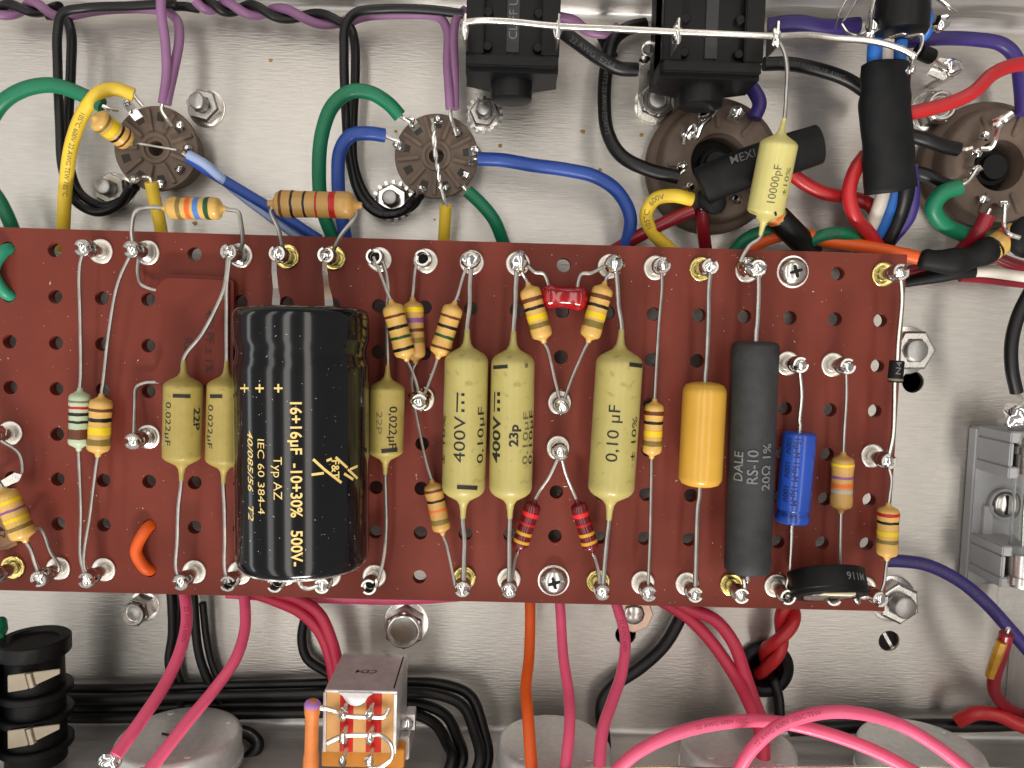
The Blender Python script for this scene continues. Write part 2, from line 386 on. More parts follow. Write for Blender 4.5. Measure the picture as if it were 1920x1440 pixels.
tr(11, 0, 'big', 30, 'turret post with solder dome joined to the red dipped capacitor left lead')
tr(13, 0, 'big', 60, 'turret post with solder spike joined to the red dipped capacitor right lead')
tr(14, 0, 'filled', 40, 'bright turret post with upper lead of the tan resistor right of 0,10 capacitor')
tr(15, 0, 'flux', 70, 'yellowed turret post with the upper lead of the amber capacitor')
tr(16, 0, 'messy', 0, 'heavily soldered turret post joining charcoal resistor and pale yellow hanging capacitor')
tr(19, 0, 'flux', 45, 'yellowed turret post at board corner with the diode lead')
tr(0, 4, 'big', 20, 'dull soldered turret post with flat bent lug lead hanging below')
tr(3, 4, 'collar', 0, 'turret post holding the lower bent lead of the brown mica capacitor')
tr(9, 3, 'messy', 0, 'soldered turret post where two tan resistor leads meet in a V beside 400V capacitor')
tr(12, 3, 'filled', 0, 'turret post in wide ring where two tan leads meet under the red dipped capacitor')
tr(12, 4, 'filled', 180, 'turret post where two maroon resistor leads meet')
tr(17, 2, 'filled', 30, 'turret post with the upper lead of the blue capacitor')
tr(18, 2, 'filled', 30, 'turret post with the upper lead of the orange and silver banded resistor')
tr(19, 4, 'filled', 60, 'turret post at board edge joining diode and red-banded resistor')
tr(0, 7, 'flux', 0, 'flux-stained turret post partly cut by the picture edge at lower board edge')
tr(1, 7, 'filled', 50, 'turret post at lower edge holding tilted tan resistor and a thin bent lead')
tr(2, 7, 'filled', 0, 'turret post at lower edge where pale green and tan resistor leads meet')
tr(4, 7, 'filled', 20, 'turret post with lower lead of the fully visible 0.022 mustard capacitor')
tr(5, 7, 'open', 0, 'slotted turret post with lower lead of the mustard capacitor hidden by the black one')
tr(6, 7, 'open', 0, 'hollow turret post half under the end of the big black capacitor')
tr(7, 7, 'filled', 0, 'turret post with curled lead at the end of the big black capacitor')
tr(8, 7, 'open', 20, 'hollow turret post with lower lead of the mustard capacitor right of big black one')
tr(10, 7, 'flux', 0, 'turret post with lower lead of the 400V capacitor bearing low dash')
tr(11, 7, 'filled', 0, 'turret post with lower lead of the 400V 23p capacitor and left maroon resistor')
tr(13, 7, 'flux', 0, 'turret post with lower lead of the 0,10 capacitor and right maroon resistor')
tr(14, 7, 'filled', 0, 'turret post with lower lead of the tan resistor right of 0,10 capacitor')
tr(15, 7, 'filled', 0, 'turret post with lower lead of the amber capacitor')
tr(16, 7, 'flux', 0, 'yellow-stained turret post with lower lead of the charcoal resistor')
tr(17, 7, 'open', 30, 'turret post at the left end of the black trimmer')
tr(18, 7, 'open', 0, 'turret post hidden behind the black trimmer')
tr(19, 7, 'filled', 50, 'turret post at board corner with lower lead of the red-banded resistor')
protos = {}
for c, r, k, rot, lab in TUR:
    if k not in protos: protos[k] = []
    seeds = {'open': 1, 'filled': 3, 'flux': 2, 'collar': 2, 'big': 3, 'messy': 2}[k]
    i = sum(1 for x in TUR[:TUR.index((c, r, k, rot, lab))] if x[2] == k)
    loc = G(c, r); rz_ = math.radians(rot)
    if i < seeds:
        t = turret_proto(k, 11 * i + len(k)); protos[k].append(t); t.location = loc * MM; t.rotation_euler.z = rz_
    else:
        t = copy_tree(protos[k][i % seeds], loc, None, rz_)
    t['label'] = lab; t['group'] = 'turret posts on the board'
def TT(c, r, dz=6.3, dx=0, dy=0): return G(c, r, dz) + Vector((dx, dy, 0))

# ---------------------------------------------------------------- screws, nuts, standoffs
def pan_screw(c, r, label):
    g = G(c, r); t = thing('pan_head_screw', g, label, 'screw', 'pan head screws')
    R = 3.05; hd = MB().lathe(g, ZU, [(.02, R * .98), (.4, R), (1.0, R * .93), (1.7, R * .72), (2.1, R * .42), (2.2, R * .05)], 36)
    h = obj('screw_head', hd, steel, t)
    cr = MB()
    for a in (.3, .3 + math.pi / 2):
        d = Vector((math.cos(a), math.sin(a), 0)); n = Vector((-d.y, d.x, 0)); c0 = g + ZU * 2.0
        pts = []
        for q, w in ((-1.35, .12), (-1.15, .3), (-.3, .36), (.3, .36), (1.15, .3), (1.35, .12)): pts.append((q, w))
        poly = [c0 + d * q + n * w for q, w in pts] + [c0 + d * q - n * w for q, w in pts[::-1]]
        cr.prism(poly[::-1], g.z + 1.6, g.z + 2.26 + .02 * a)
    obj('cross_recess', cr, void, h, smooth=False)
    obj('washer', MB().lathe(g, ZU, [(.005, 3.3), (.25, 3.35), (.28, 3.1)], 32), tinb, t)
    s = thing('standoff', Vector((g.x, g.y, 0)), 'hidden hex standoff under the board below the ' + ('lower' if c == 12 else 'upper') + ' cross-head screw', 'standoff')
    obj('pillar', MB().lathe(Vector((g.x, g.y, 0)), ZU, [(.01, 3.2), (ZB - TH - .01, 3.2)], 6), steel, s)
pan_screw(17, 0, 'cross-head screw beside the heavily soldered charcoal resistor post')
pan_screw(12, 7, 'cross-head screw between the two maroon resistors at the lower edge')
def nut_bolt(px, py, z, af, label, bolt_h=5.2, nut_h=3.0, rb=1.75, rot=0.2, washer=None, ring=False, lean=None, lug=None, cap=False):
    """px,py = centre of the nut's top face"""
    c = W(px, py, nut_h + .6); g = Vector((c.x, c.y, 0)); t = thing('hex_nut_and_bolt', g, label, 'nut', 'nuts and bolts in the chassis floor')
    R = af / 2 / math.cos(math.pi / 6); z0 = .6
    wr = R * (1.12 if washer is None else washer)
    mb = MB(); mb.lathe(g, ZU, [(.004, wr), (.5, wr), (.6, wr - .2)], 30)
    if washer:
        for k in range(16):
            q = 2 * math.pi * k / 16; d = Vector((math.cos(q), math.sin(q), 0)); n = Vector((-d.y, d.x, 0))
            mb.prism([g + d * (wr - .3) - n * .35, g + d * (wr + .55) - n * .3, g + d * (wr + .55) + n * .3, g + d * (wr - .3) + n * .35], .1, .7)
    obj('washer', mb, steel, t)
    nb = MB(); nb.lathe(g + ZU * z0, ZU, [(0, R * .97), (.2, R), (nut_h - .45, R), (nut_h - .12, R * .93), (nut_h, R * .88), (nut_h, rb * 1.18), (nut_h - .5, rb * 1.02)], 6, True, 0, rot)
    obj('nut', nb, steel, t, ang=25)
    if ring:
        obj('locking_collar', MB().lathe(g + ZU * (z0 + nut_h), ZU, [(-.3, R * .84), (.8, R * .82), (1.1, R * .74), (1.1, rb * 1.25), (.2, rb * 1.1)], 30), steel, t)
    pr = [(0, rb), (bolt_h - .5, rb), (bolt_h - .1, rb * .86), (bolt_h, rb * .7), (bolt_h, .05)]
    b = MB(); zz = 0; prof = []
    while zz < bolt_h - .5:
        prof += [(zz, rb * .93), (zz + .22, rb)]; zz += .45
    prof += [(bolt_h - .25, rb * .93), (bolt_h, rb * .8), (bolt_h, .05)]
    if cap: prof = [(0, rb), (nut_h + 1.2, rb), (nut_h + 1.8, rb * .75), (nut_h + 2.0, .05)]
    obj('bolt', b.lathe(g, ZU, prof, 24), steeld if not cap else steel, t, ang=60)
    return t
nut_bolt(378, 196, 0, 6.4, 'hex nut and bolt right of the socket with purple wires', 6.5, 2.6, 1.75, .3)
nut_bolt(205, 354, 0, 6.4, 'hex nut and bolt encircled by black wires below the socket with resistor', 6.5, 2.6, 1.75, .1)
nut_bolt(907, 210, 0, 5.6, 'dull hex nut on toothed washer below the jack socket', 6.2, 2.2, 1.6, .45, washer=1.12)
nut_bolt(734, 374, 0, 6.4, 'hex nut on toothed washer beside the socket with twisted bare wire', 6.2, 2.4, 1.75, 0, washer=1.12)
nut_bolt(1232, 187, 0, 7.0, 'locknut holding a solder lug left of the big octal socket', 5.0, 3.6, 2.1, .15, ring=True)
nut_bolt(1762, 200, 0, 7.0, 'locknut beneath the red wire beside the black sleeve', 5.0, 3.6, 2.1, .5, ring=True)
nut_bolt(1716, 657, 0, 8.6, 'large hex nut and bolt beside the diode at the board edge', 5.2, 3.4, 2.6, .55)
nut_bolt(252, 1150, 0, 5.6, 'shiny locknut below the board beside the two black wires', 5.5, 4.4, 1.6, .2, ring=True)
nut_bolt(757, 1182, 0, 8.2, 'acorn-style locknut with hollow centre above the slide switch', 4.8, 4.2, 2.7, 0, ring=True)
nut_bolt(1688, 1133, 0, 8.6, 'large hex nut and bolt under the lower corner of the board', 7.0, 3.6, 2.6, .1)
# solder lug + copper washer half under the lower edge
c = W(1188, 1150, .5); t = thing('ring_terminal', Vector((c.x, c.y, 0)), 'copper-tinted ring terminal peeping from under the board above the dark hole', 'terminal')
obj('ring', MB().lathe(Vector((c.x, c.y, 0)), ZU, [(.01, 4.6), (.7, 4.6), (.9, 4.4), (.9, 2.6), (.01, 2.5)], 8), copper, t)
obj('rivet', MB().lathe(Vector((c.x, c.y, 0)), ZU, [(.01, 2.5), (1.3, 2.4), (1.7, 1.9), (1.8, .05)], 24), steel, t)
# slotted screw sunk in its hole
c = W(1667, 1202, -1); g = Vector((c.x, c.y, -3.2)); t = thing('sunk_slotted_screw', g, 'black slotted screw sunk in a round hole in the chassis', 'screw')
obj('screw_head', MB().lathe(g, ZU, [(0, 3.2), (1.4, 3.2), (1.6, 3.0), (1.6, .05)], 32), void, t)
q = math.radians(-58); d = Vector((math.cos(q), math.sin(q), 0)); n = Vector((-d.y, d.x, 0)); c1 = g
obj('slot', MB().prism([c1 - d * 2.1 - n * .38, c1 + d * 2.1 - n * .38, c1 + d * 2.1 + n * .38, c1 - d * 2.1 + n * .38], g.z + 1.62, g.z + 1.75), steel, t, smooth=False)
# rubber grommet
c = W(1432, 1252, 0); g = Vector((c.x, c.y, 0)); gr = []
mb = MB(); Rg = mmpx(46, 0)
pr = [(-2.4, Rg * .72), (-2.4, Rg * .99), (.05, Rg * .99), (.05, Rg * 1.2), (.9, Rg * 1.22), (1.7, Rg * 1.08), (1.9, Rg * .92), (1.4, Rg * .76), (.2, Rg * .70), (-2.4, Rg * .70)]
mb.lathe(g, ZU, pr, 40, False); tag(obj('rubber_grommet', mb, blackpl), 'black rubber grommet in the floor where twisted red wires pass', 'grommet')
# silver stub in slot beside the diode (bent standoff leg)
# ---------------------------------------------------------------- axial components
def lead_pts(pts, z0):
    z1 = pts[-1].z if isinstance(pts[-1], Vector) else (pts[-1][2] if len(pts[-1]) > 2 else z0)
    out = []; n = len(pts)
    for i, p in enumerate(pts):
        out.append(PT(p, z0 + (z1 - z0) * i / max(1, n - 1)))
    return out
def axial(name, label, cat, a, b, wpx, m, kind='res', bands=(), l1=None, l2=None, lw=.42, group=None, seg=28, rl=None, lm=None):
    A, Bp = PT(a), PT(b); ax = (Bp - A); L = ax.length; ax.normalize(); zm = (A.z + Bp.z) / 2; r = mmpx(wpx / 2, zm)
    mid = (A + Bp) / 2; t = thing(name, Vector((mid.x, mid.y, zm - r)), label, cat, group)
    if kind == 'res':
        pr = [(-.10, .22), (-.04, .30), (0, .62), (.02, .84), (.06, .97), (.12, 1), (.22, 1), (.27, .955), (.73, .955), (.78, 1), (.88, 1), (.94, .97), (.98, .84), (1, .62), (1.04, .30), (1.10, .22)]
    elif kind == 'mus':
        nk = r * 1.0 / L
        hf = [(-nk * 1.15, .12), (-nk * .8, .14), (-nk * .5, .19), (-nk * .3, .32), (-nk * .17, .55), (-nk * .05, .77), (.012, .90), (.03, .965), (.05, 1), (.08, 1), (.45, 1.004)]
        pr = hf + [(1 - x, q) for x, q in hf[::-1]]
    elif kind == 'can':
        k = r / L
        pr = [(0, .8), (0 + .02 * k, .9), (.14 * k, .985), (.26 * k, 1), (.60, 1), (1 - .26 * k, 1), (1 - .1 * k, .97), (1, .86)]
    elif kind == 'barrel':
        k = r / L
        pr = [(0, .25), (.05 * k, .62), (.14 * k, .86), (.34 * k, .98), (.5 * k, 1), (.5, 1), (1 - .5 * k, 1), (1 - .34 * k, .98), (1 - .14 * k, .86), (1 - .05 * k, .62), (1, .25)]
    else: pr = kind
    f = lambda x: next((r0 + (r1 - r0) * (x - x0) / (x1 - x0 + 1e-9) for (x0, r0), (x1, r1) in zip(pr, pr[1:]) if x0 <= x <= x1), 1.0)
    body = obj('body', MB().lathe(A, ax, [(x * L, q * r) for x, q in pr], seg, jit=0), m, t, ang=55)
    for x0, x1, cname in bands:
        xs = sorted([x0, x1] + [x for x, _ in pr if x0 < x < x1])
        mb = MB(); mb.lathe(A, ax, [(xs[0] * L, f(xs[0]) * r - .02)] + [(x * L, f(x) * r + .035) for x in xs] + [(xs[-1] * L, f(xs[-1]) * r - .02)], seg, False)
        for v in mb.v: v += ax * (.05 * r * noise.noise(v * .9))
        obj('color_band', mb, BAND[cname], t)
    for base, l in ((A, l1), (Bp, l2)):
        if l is None: continue
        pts = lead_pts(l, base.z); sgn = -1 if base is A else 1
        pts = [base - ax * sgn * .4, base + ax * sgn * (r * .45 if kind != 'mus' else r * 1.25)] + pts
        sp = smooth_path(pts, 6)
        mb = MB().tube(sp, lw * .84, 8); obj('lead', mb, lm or leadm, t)
    return dict(t=t, body=body, o=A, a=ax, r=r, L=L, f=f)
# ---------------------------------------------------------------- printing placed where the photo shows it
def on_cyl(comp, px, py):
    d = (W(px, py, 0) - CAM).normalized(); o, a, r = comp['o'], comp['a'], comp['r']; q = CAM - o
    dp = d - a * d.dot(a); qp = q - a * q.dot(a); A = dp.dot(dp); B_ = dp.dot(qp); C = qp.dot(qp) - r * r; D = B_ * B_ - A * C
    s = (-B_ - math.sqrt(max(D, 0))) / A; h = CAM + d * s; t = (h - o).dot(a); n = (h - o - a * t); u, w = frame(a)
    return t, math.atan2(n.dot(w), n.dot(u)), h
def ink(s, comp, px, py, cap, ln, read, m, bold=0, shear=0):
    t, an, h = on_cyl(comp, px, py); o, a, r = comp['o'], comp['a'], comp['r']; u, w = frame(a); cm = mmpx(cap, h.z); lm = mmpx(ln, h.z)
    size = cm / .70; v, f = text_data(s, size, bold * size, shear, True); x0 = min(p.x for p in v); x1 = max(p.x for p in v); k = lm / (x1 - x0); mb = MB(); rr = r + .05
    for p in v:
        q = an + (1 if read > 0 else -1) * SG * (p.y - cm * .5) / rr
        mb.v.append(o + a * (t + read * (p.x - (x0 + x1) / 2) * k) + (u * math.cos(q) + w * math.sin(q)) * rr)
    mb.f = f; return obj('printing', mb, m, comp['body'], smooth=False)
SG = 1   # a x u = w ; reading along a the glyph tops point to u x a = -w, fixed below
SG = -1
def stroke(comp, pts, wpx, m, name='printing'):
    P_ = []
    for (x0, y0), (x1, y1) in zip(pts, pts[1:]):
        n = max(2, int(math.hypot(x1 - x0, y1 - y0) / 3))
        P_ += [(x0 + (x1 - x0) * k / n, y0 + (y1 - y0) * k / n) for k in range(n)]
    P_.append(pts[-1]); mb = MB(); o, a, r = comp['o'], comp['a'], comp['r']; u, w = frame(a)
    H = []
    for x, y in P_: t, an, h = on_cyl(comp, x, y); H.append((t, an * r, h.z))
    for i, (t, s_, z) in enumerate(H):
        j0, j1 = H[max(0, i-1)], H[min(len(H)-1, i+1)]; dx, dy = j1[0] - j0[0], j1[1] - j0[1]; l = math.hypot(dx, dy) or 1; hw = mmpx(wpx / 2, z)
        for sg in (1, -1):
            tt, ss = t - dy / l * hw * sg, s_ + dx / l * hw * sg; q = ss / r
            mb.v.append(o + a * tt + (u * math.cos(q) + w * math.sin(q)) * (r + .055))
    for i in range(len(H) - 1): mb.f.append((2*i, 2*i+1, 2*i+3, 2*i+2))
    return obj(name, mb, m, comp['body'], smooth=False)

# ---------------------------------------------------------------- resistors on the board
ZR = ZB + 4.4
S1 = 'tan resistors on the board'
axial('resistor', 'pale green resistor with red, black and brown bands beside a tan one', 'resistor', (150, 737, ZR), (148, 836, ZR), 38, palegr, 'res',
      [(.13, .17, 'grey'), (.24, .29, 'red'), (.36, .42, 'black'), (.51, .56, 'black'), (.67, .86, 'brown')], [(152, 700), (151, 600), (150, 500), TT(2, 0)], [(149, 870), (152, 960), (152, 1050), TT(2, 7, 6.2, -.3)], .45)
axial('resistor', 'tan resistor leaning against the pale green resistor, yellow and gold bands', 'resistor', (190, 748, ZR + .3), (184, 847, ZR + .3), 41, tanm, 'res',
      [(.17, .23, 'brown'), (.35, .42, 'black'), (.52, .66, 'yellow'), (.75, .86, 'gold')], [(194, 715), (205, 620), (222, 530), TT(3, 0)], [(180, 880), (170, 960), (158, 1060), TT(2, 7, 6.3, .4)], .45, S1)
axial('resistor', 'tan resistor above the board edge with gold, orange, blue and green bands', 'resistor', (315, 390, 24.5), (414, 391, 24.5), 41, tanm, 'res',
      [(.21, .29, 'gold'), (.38, .47, 'orange'), (.53, .63, 'blue'), (.73, .82, 'green')], [(300, 389, 24.5), (275, 389, 24.5), (255, 396, 24), (247, 430, 23.5), TT(3, 0, 6.6, .2, .6)], [(428, 393, 24.5), (446, 397, 24.5), (452, 420, 24), (455, 455, 22), TT(5, 0, 4.5, 1.3, .5)], .5)
axial('resistor', 'large tan resistor above the board edge with wide red end band', 'resistor', (517, 382, 25.5), (664, 385, 25.5), 50, tand, 'res',
      [(.07, .105, 'brown'), (.215, .245, 'black'), (.37, .40, 'black'), (.525, .55, 'red'), (.70, .78, 'red')], [(511, 388, 25.5), (508, 396, 25), (522, 430, 24), TT(6, 0, 5.5, .9, .3)], [(668, 387, 25.5), (669, 400, 25), (640, 440, 24), TT(7, 0, 5.5, .9, .5)], .5)
axial('resistor', 'tan resistor with green band leaning right over another tan resistor', 'resistor', (735, 572, ZB + 7), (761, 668, ZB + 6.5), 40, tanm, 'res',
      [(.19, .235, 'brown'), (.40, .46, 'black'), (.60, .655, 'green'), (.82, .88, 'black')], [(727, 550), (714, 515), TT(8, 0, 6.5, -.2)], [(770, 690), (782, 722), TT(9, 3, 6.2, -.2)], .4, S1)
axial('resistor', 'tan resistor with yellow and violet bands lying half under its neighbour', 'resistor', (774, 568, ZB + 2.8), (779, 672, ZB + 2.8), 39, tand, 'res',
      [(.08, .17, 'yellow'), (.27, .36, 'violet'), (.46, .52, 'brown'), (.63, .72, 'gold')], [(775, 545), (778, 510), TT(9, 0, 4.0, -1.3)], [(775, 690), (772, 720), TT(9, 3, 3.0, -1.6)], .4)
axial('resistor', 'tan resistor with green band leaning left against the 400V capacitor', 'resistor', (851, 574, ZR + .6), (823, 664, ZR + .6), 39, tanm, 'res',
      [(.2, .25, 'brown'), (.40, .46, 'black'), (.60, .66, 'green'), (.83, .88, 'brown')], [(858, 555), (868, 520), TT(10, 0, 5.6, -.3)], [(815, 690), (803, 722), TT(9, 3, 6.4, .4)], .4, S1)
axial('resistor', 'tan resistor with orange and gold bands below the solder V joint', 'resistor', (811, 908, ZR - .8), (829, 995, ZR - .8), 36, tand, 'res',
      [(.10, .15, 'brown'), (.32, .37, 'black'), (.52, .57, 'orange'), (.74, .84, 'gold')], [(800, 870), (785, 800), TT(9, 3, 4.5, -1.5)], [(837, 1020), (846, 1060), TT(10, 7, 5.2, -1.6)], .38)
axial('resistor', 'tan resistor with yellow band left of the red dipped capacitor', 'resistor', (992, 540, ZR), (1018, 634, ZR), 40, tanm, 'res',
      [(.19, .27, 'brown'), (.37, .43, 'black'), (.52, .64, 'yellow'), (.69, .79, 'gold')], [(985, 522), (978, 508), TT(11, 0, 5.8, .2)], [(1027, 655), (1040, 710), TT(12, 3, 6.2, -.2, .4)], .42, S1)
axial('resistor', 'tan resistor with yellow band right of the red dipped capacitor', 'resistor', (1132, 538, ZR), (1105, 633, ZR), 40, tanm, 'res',
      [(.16, .24, 'brown'), (.35, .41, 'black'), (.50, .62, 'yellow'), (.67, .80, 'gold')], [(1138, 520), (1146, 508), TT(13, 0, 5.8, -.2)], [(1096, 655), (1072, 710), TT(12, 3, 6.2, .3, .4)], .42, S1)
for i, (a, b, la, lb, lab) in enumerate((((1001, 944), (973, 1028), [(1013, 918), (1030, 893), TT(12, 4, 6.2, -.2, -.8)], [(967, 1045), (962, 1070), TT(11, 7, 6.2, .2, .4)], 'maroon resistor leaning towards the 23p capacitor, two ochre bands'),
                           ((1083, 944), (1109, 1030), [(1073, 918), (1060, 885), TT(12, 4, 6.2, .3, -.8)], [(1115, 1045), (1122, 1070), TT(13, 7, 6.2, -.4, .4)], 'maroon resistor leaning towards the 0,10 capacitor, two ochre bands'))):
    axial('resistor', lab, 'resistor', (*a, ZR - .6), (*b, ZR - .6), 32, maroonr, 'res', [(.19, .28, 'scarlet'), (.42, .47, 'red'), (.62, .685, 'ochre'), (.80, .865, 'ochre')], la, lb, .46, 'maroon resistors')
axial('resistor', 'tan resistor with yellow band standing alone right of the 0,10 capacitor', 'resistor', (1227, 757, ZR), (1222, 851, ZR), 37, tanm, 'res',
      [(.14, .22, 'brown'), (.34, .40, 'black'), (.53, .64, 'yellow'), (.73, .83, 'gold')], [(1230, 700), (1236, 600), (1241, 540), TT(14, 0)], [(1221, 900), (1219, 1000), (1216, 1080), TT(14, 7)], .42, S1)
axial('resistor', 'tan resistor with violet, orange and silver bands above the black trimmer', 'resistor', (1581, 857, ZR), (1577, 953, ZR), 41, tand, 'res',
      [(.12, .17, 'yellow'), (.36, .41, 'violet'), (.50, .58, 'orange'), (.62, .69, 'silver')], [(1583, 810), (1587, 740), TT(18, 2)], [(1576, 985), (1575, 1040), (1574, 1072), TT(18, 7, 5)], .42)
axial('resistor', 'tan resistor with red end band at the right edge of the board', 'resistor', (1666, 952, ZR + 1), (1663, 1042, ZR + 1), 40, tanm, 'res',
      [(.09, .16, 'red'), (.26, .315, 'black'), (.47, .56, 'yellow'), (.64, .72, 'gold')], [(1668, 930), (1671, 895), TT(19, 4, 6)], [(1661, 1065), (1657, 1095), TT(19, 7)], .42)
axial('resistor', 'tilted tan resistor with yellow and violet bands at the board left end', 'resistor', (8, 922, ZB + 7.5), (46, 1008, ZB + 7), 46, tanm, 'res',
      [(.17, .24, 'yellow'), (.37, .415, 'violet'), (.55, .62, 'yellow'), (.72, .80, 'gold')], [(2, 910), (-8, 895)], [(58, 1030), (66, 1055), TT(1, 7, 6.4)], .5)
axial('resistor', 'tan resistor standing on the noval socket with black and yellow bands', 'resistor', (241, 266, 13), (180, 222, 19), 40, tanm, 'res',
      [(.16, .21, 'brown'), (.35, .42, 'black'), (.52, .68, 'yellow'), (.78, .85, 'gold')], [(262, 270, 11), (300, 276, 10.5), (331, 281, 10)], None, .3)
# ---------------------------------------------------------------- capacitors
ZC = ZB + 7.2
S2 = 'mustard capacitors on the board'
c1 = axial('film_capacitor', 'mustard 0.022 capacitor fully visible left of the big black one', 'capacitor', (344, 716, ZC), (341, 862, ZC), 70, mustard2, 'mus', (), [(380, 625), (418, 548), (424, 520), TT(5, 0, 6.4, -.3)], [(335, 950), (333, 1010), (331, 1070), TT(4, 7)], .5, S2)
ink('0.022µF', c1, 315, 795, 13, 82, 1, inkm); ink('22P', c1, 369, 786, 15, 42, 1, inkm, .012); stroke(c1, [(324, 742), (357, 743)], 7, inkm)
c2 = axial('film_capacitor', 'mustard 0.022 capacitor half hidden by the big black one', 'capacitor', (424, 716, ZC), (420, 868, ZC), 68, mustard2, 'mus', (), [(425, 640), (425, 580), (425, 540), TT(5, 0, 6.4, .2)], [(421, 950), (422, 1010), (422, 1070), TT(5, 7)], .5, S2)
ink('0.022µF', c2, 394, 800, 13, 82, 1, inkm); stroke(c2, [(394, 743), (417, 743)], 7, inkm)
c3 = axial('film_capacitor', 'mustard 0,022 capacitor against the right side of the big black one', 'capacitor', (726, 722, ZC - 2), (723, 852, ZC - 2), 66, mustard2, 'mus', (), [(726, 640), (726, 580), (728, 540), (722, 505), TT(8, 0, 5.4, .9, .4)], [(723, 930), (724, 990), (719, 1050), TT(8, 7, 4.6, 1.3)], .46, S2)
ink('0,022µF', c3, 737, 802, 16, 80, 1, inkm, .008); ink('22P', c3, 711, 793, 12, 42, 1, inkf); stroke(c3, [(715, 846), (745, 843)], 8, inkm)
c4 = axial('film_capacitor', 'large mustard 400V capacitor with a black dash near its lower end', 'capacitor', (875, 664, ZB + 5), (869, 926, ZB + 5), 82, mustard, 'mus', (), [(881, 570), (881, 535), TT(10, 0, 6.2, .3)], [(871, 1010), (870, 1050), TT(10, 7, 6.4, .2)], .6, 'large mustard capacitors')
ink('400V', c4, 861, 824, 23, 88, -1, inkm); ink('0,10µF', c4, 901, 816, 17, 107, -1, inkm); ink('± 10%', c4, 832, 824, 15, 92, -1, inkm)
stroke(c4, [(858, 736), (857, 773)], 3.2, inkm); [stroke(c4, [(868, y - 2.6), (868, y + 2.6)], 6, inkm) for y in (740, 755, 770)]; stroke(c4, [(857, 913), (895, 915)], 8, inkm)
c5 = axial('film_capacitor', 'large mustard 400V capacitor hand-marked 23p', 'capacitor', (962, 668, ZB + 5), (957, 926, ZB + 5), 82, mustard, 'mus', (), [(966, 575), (967, 535), TT(11, 0, 6.2, -.2)], [(955, 1015), (955, 1055), TT(11, 7, 6.4)], .6, 'large mustard capacitors')
ink('400V', c5, 930, 824, 20, 88, -1, inkm, .022); ink('23p', c5, 963, 817, 17, 42, -1, inkm, .03); ink('0,10µF', c5, 995, 820, 15, 102, -1, inkm); ink('0,10µF', c5, 985, 822, 13, 100, -1, inkf)
stroke(c5, [(928, 735), (927, 772)], 3.2, inkm); [stroke(c5, [(935, y - 3.4), (935, y + 3.4)], 7, inkm) for y in (739, 753, 768)]; stroke(c5, [(925, 689), (952, 687)], 7, inkm); stroke(c5, [(984, 686), (990, 685)], 8, inkf)
c6 = axial('film_capacitor', 'large mustard 0,10 capacitor standing apart beside the cross of leads', 'capacitor', (1162, 668, ZB + 5), (1145, 926, ZB + 5), 88, mustard, 'mus', (), [(1160, 575), (1158, 540), TT(13, 0, 6.2, .3)], [(1138, 1010), (1134, 1055), TT(13, 7, 6.4, .2)], .6, 'large mustard capacitors')
ink('0,10 µF', c6, 1149, 813, 23, 108, -1, inkm); ink('± 10%', c6, 1188, 823, 15, 84, -1, inkm); stroke(c6, [(1180, 683), (1204, 686)], 8, inkm)
c7 = axial('film_capacitor', 'smooth amber yellow capacitor without lettering', 'capacitor', (1322, 716, ZB + 5), (1312, 912, ZB + 5), 82, orangey, 'barrel', (), [(1324, 690), (1328, 600), (1329, 540), TT(15, 0, 6.3, .4)], [(1308, 950), (1305, 1040), TT(15, 7, 6.4, .2)], .62)
c8 = axial('film_capacitor', 'pale yellow 10000pF capacitor hanging from the bare bus wire', 'capacitor', (1462, 264, 27), (1434, 402, 24), 68, mustard3, 'mus', (), [(1474, 180, 28), (1476, 130, 28.5), (1470, 95, 29), (1457, 72, 29)], [(1407, 458, 22.5), (1396, 474, 21.6), (1388, 490, 21)], .48)
ink('10000pF', c8, 1452, 345, 15, 68, -1, inkf, 0); ink('±10%', c8, 1474, 340, 11, 50, -1, inkf); stroke(c8, [(1404, 402), (1418, 408)], 7, inkm); stroke(c8, [(1452, 402), (1456, 400)], 8, inkm)
# big electrolytic
ZL = ZB + 12.6
pr = [(-.004, .80), (.0, .88), (.010, .955), (.022, .985), (.036, .998), (.05, 1), (.055, 1), (.118, 1), (.125, .998), (.14, .985), (.158, .962), (.175, .954), (.192, .962), (.21, .985), (.225, .998), (.235, 1), (.24, 1), (.5, 1), (.95, 1), (.958, 1), (.975, .992), (.99, .975), (1.0, .94), (1.0, .90)]
cb = axial('electrolytic_capacitor', 'big glossy black electrolytic capacitor with gold lettering', 'capacitor', (566, 577, ZL), (569, 1052, ZL), 246, blackgl, pr, (), None, None, seg=72)
obj('end_rim', MB().lathe(cb['o'], cb['a'], [(cb['L'] * .998, cb['r'] * .95), (cb['L'] * 1.004, cb['r'] * .95), (cb['L'] * 1.006, cb['r'] * .90), (cb['L'] * 1.0, cb['r'] * .1)], 64), tinb, cb['t'])
ink('16+16µF  -10+30%   500V-', cb, 556, 909, 21, 314, 1, gold, .02); ink('Typ AZ', cb, 521, 897, 17, 82, 1, gold, -.004); ink('IEC 60 384-4', cb, 490, 894, 15, 143, 1, gold, -.004); ink('40/085/56   T2', cb, 470, 892, 14, 172, 1, gold, .006, .25)
for x in (459, 487, 522): stroke(cb, [(x - 8, 728), (x + 8, 728)], 3.5, gold); stroke(cb, [(x, 720), (x, 736)], 3.5, gold)
for s_ in ([(587, 861), (609, 881), (640, 905)], [(584, 890), (607, 887)], [(629, 857), (651, 877)], [(612, 864), (622, 860)], [(645, 888), (662, 899)], [(652, 880), (670, 897)], [(656, 880), (670, 874)]): stroke(cb, s_, 5, gold)
ink('F&T', cb, 629, 880, 16, 36, 1, gold, .02)
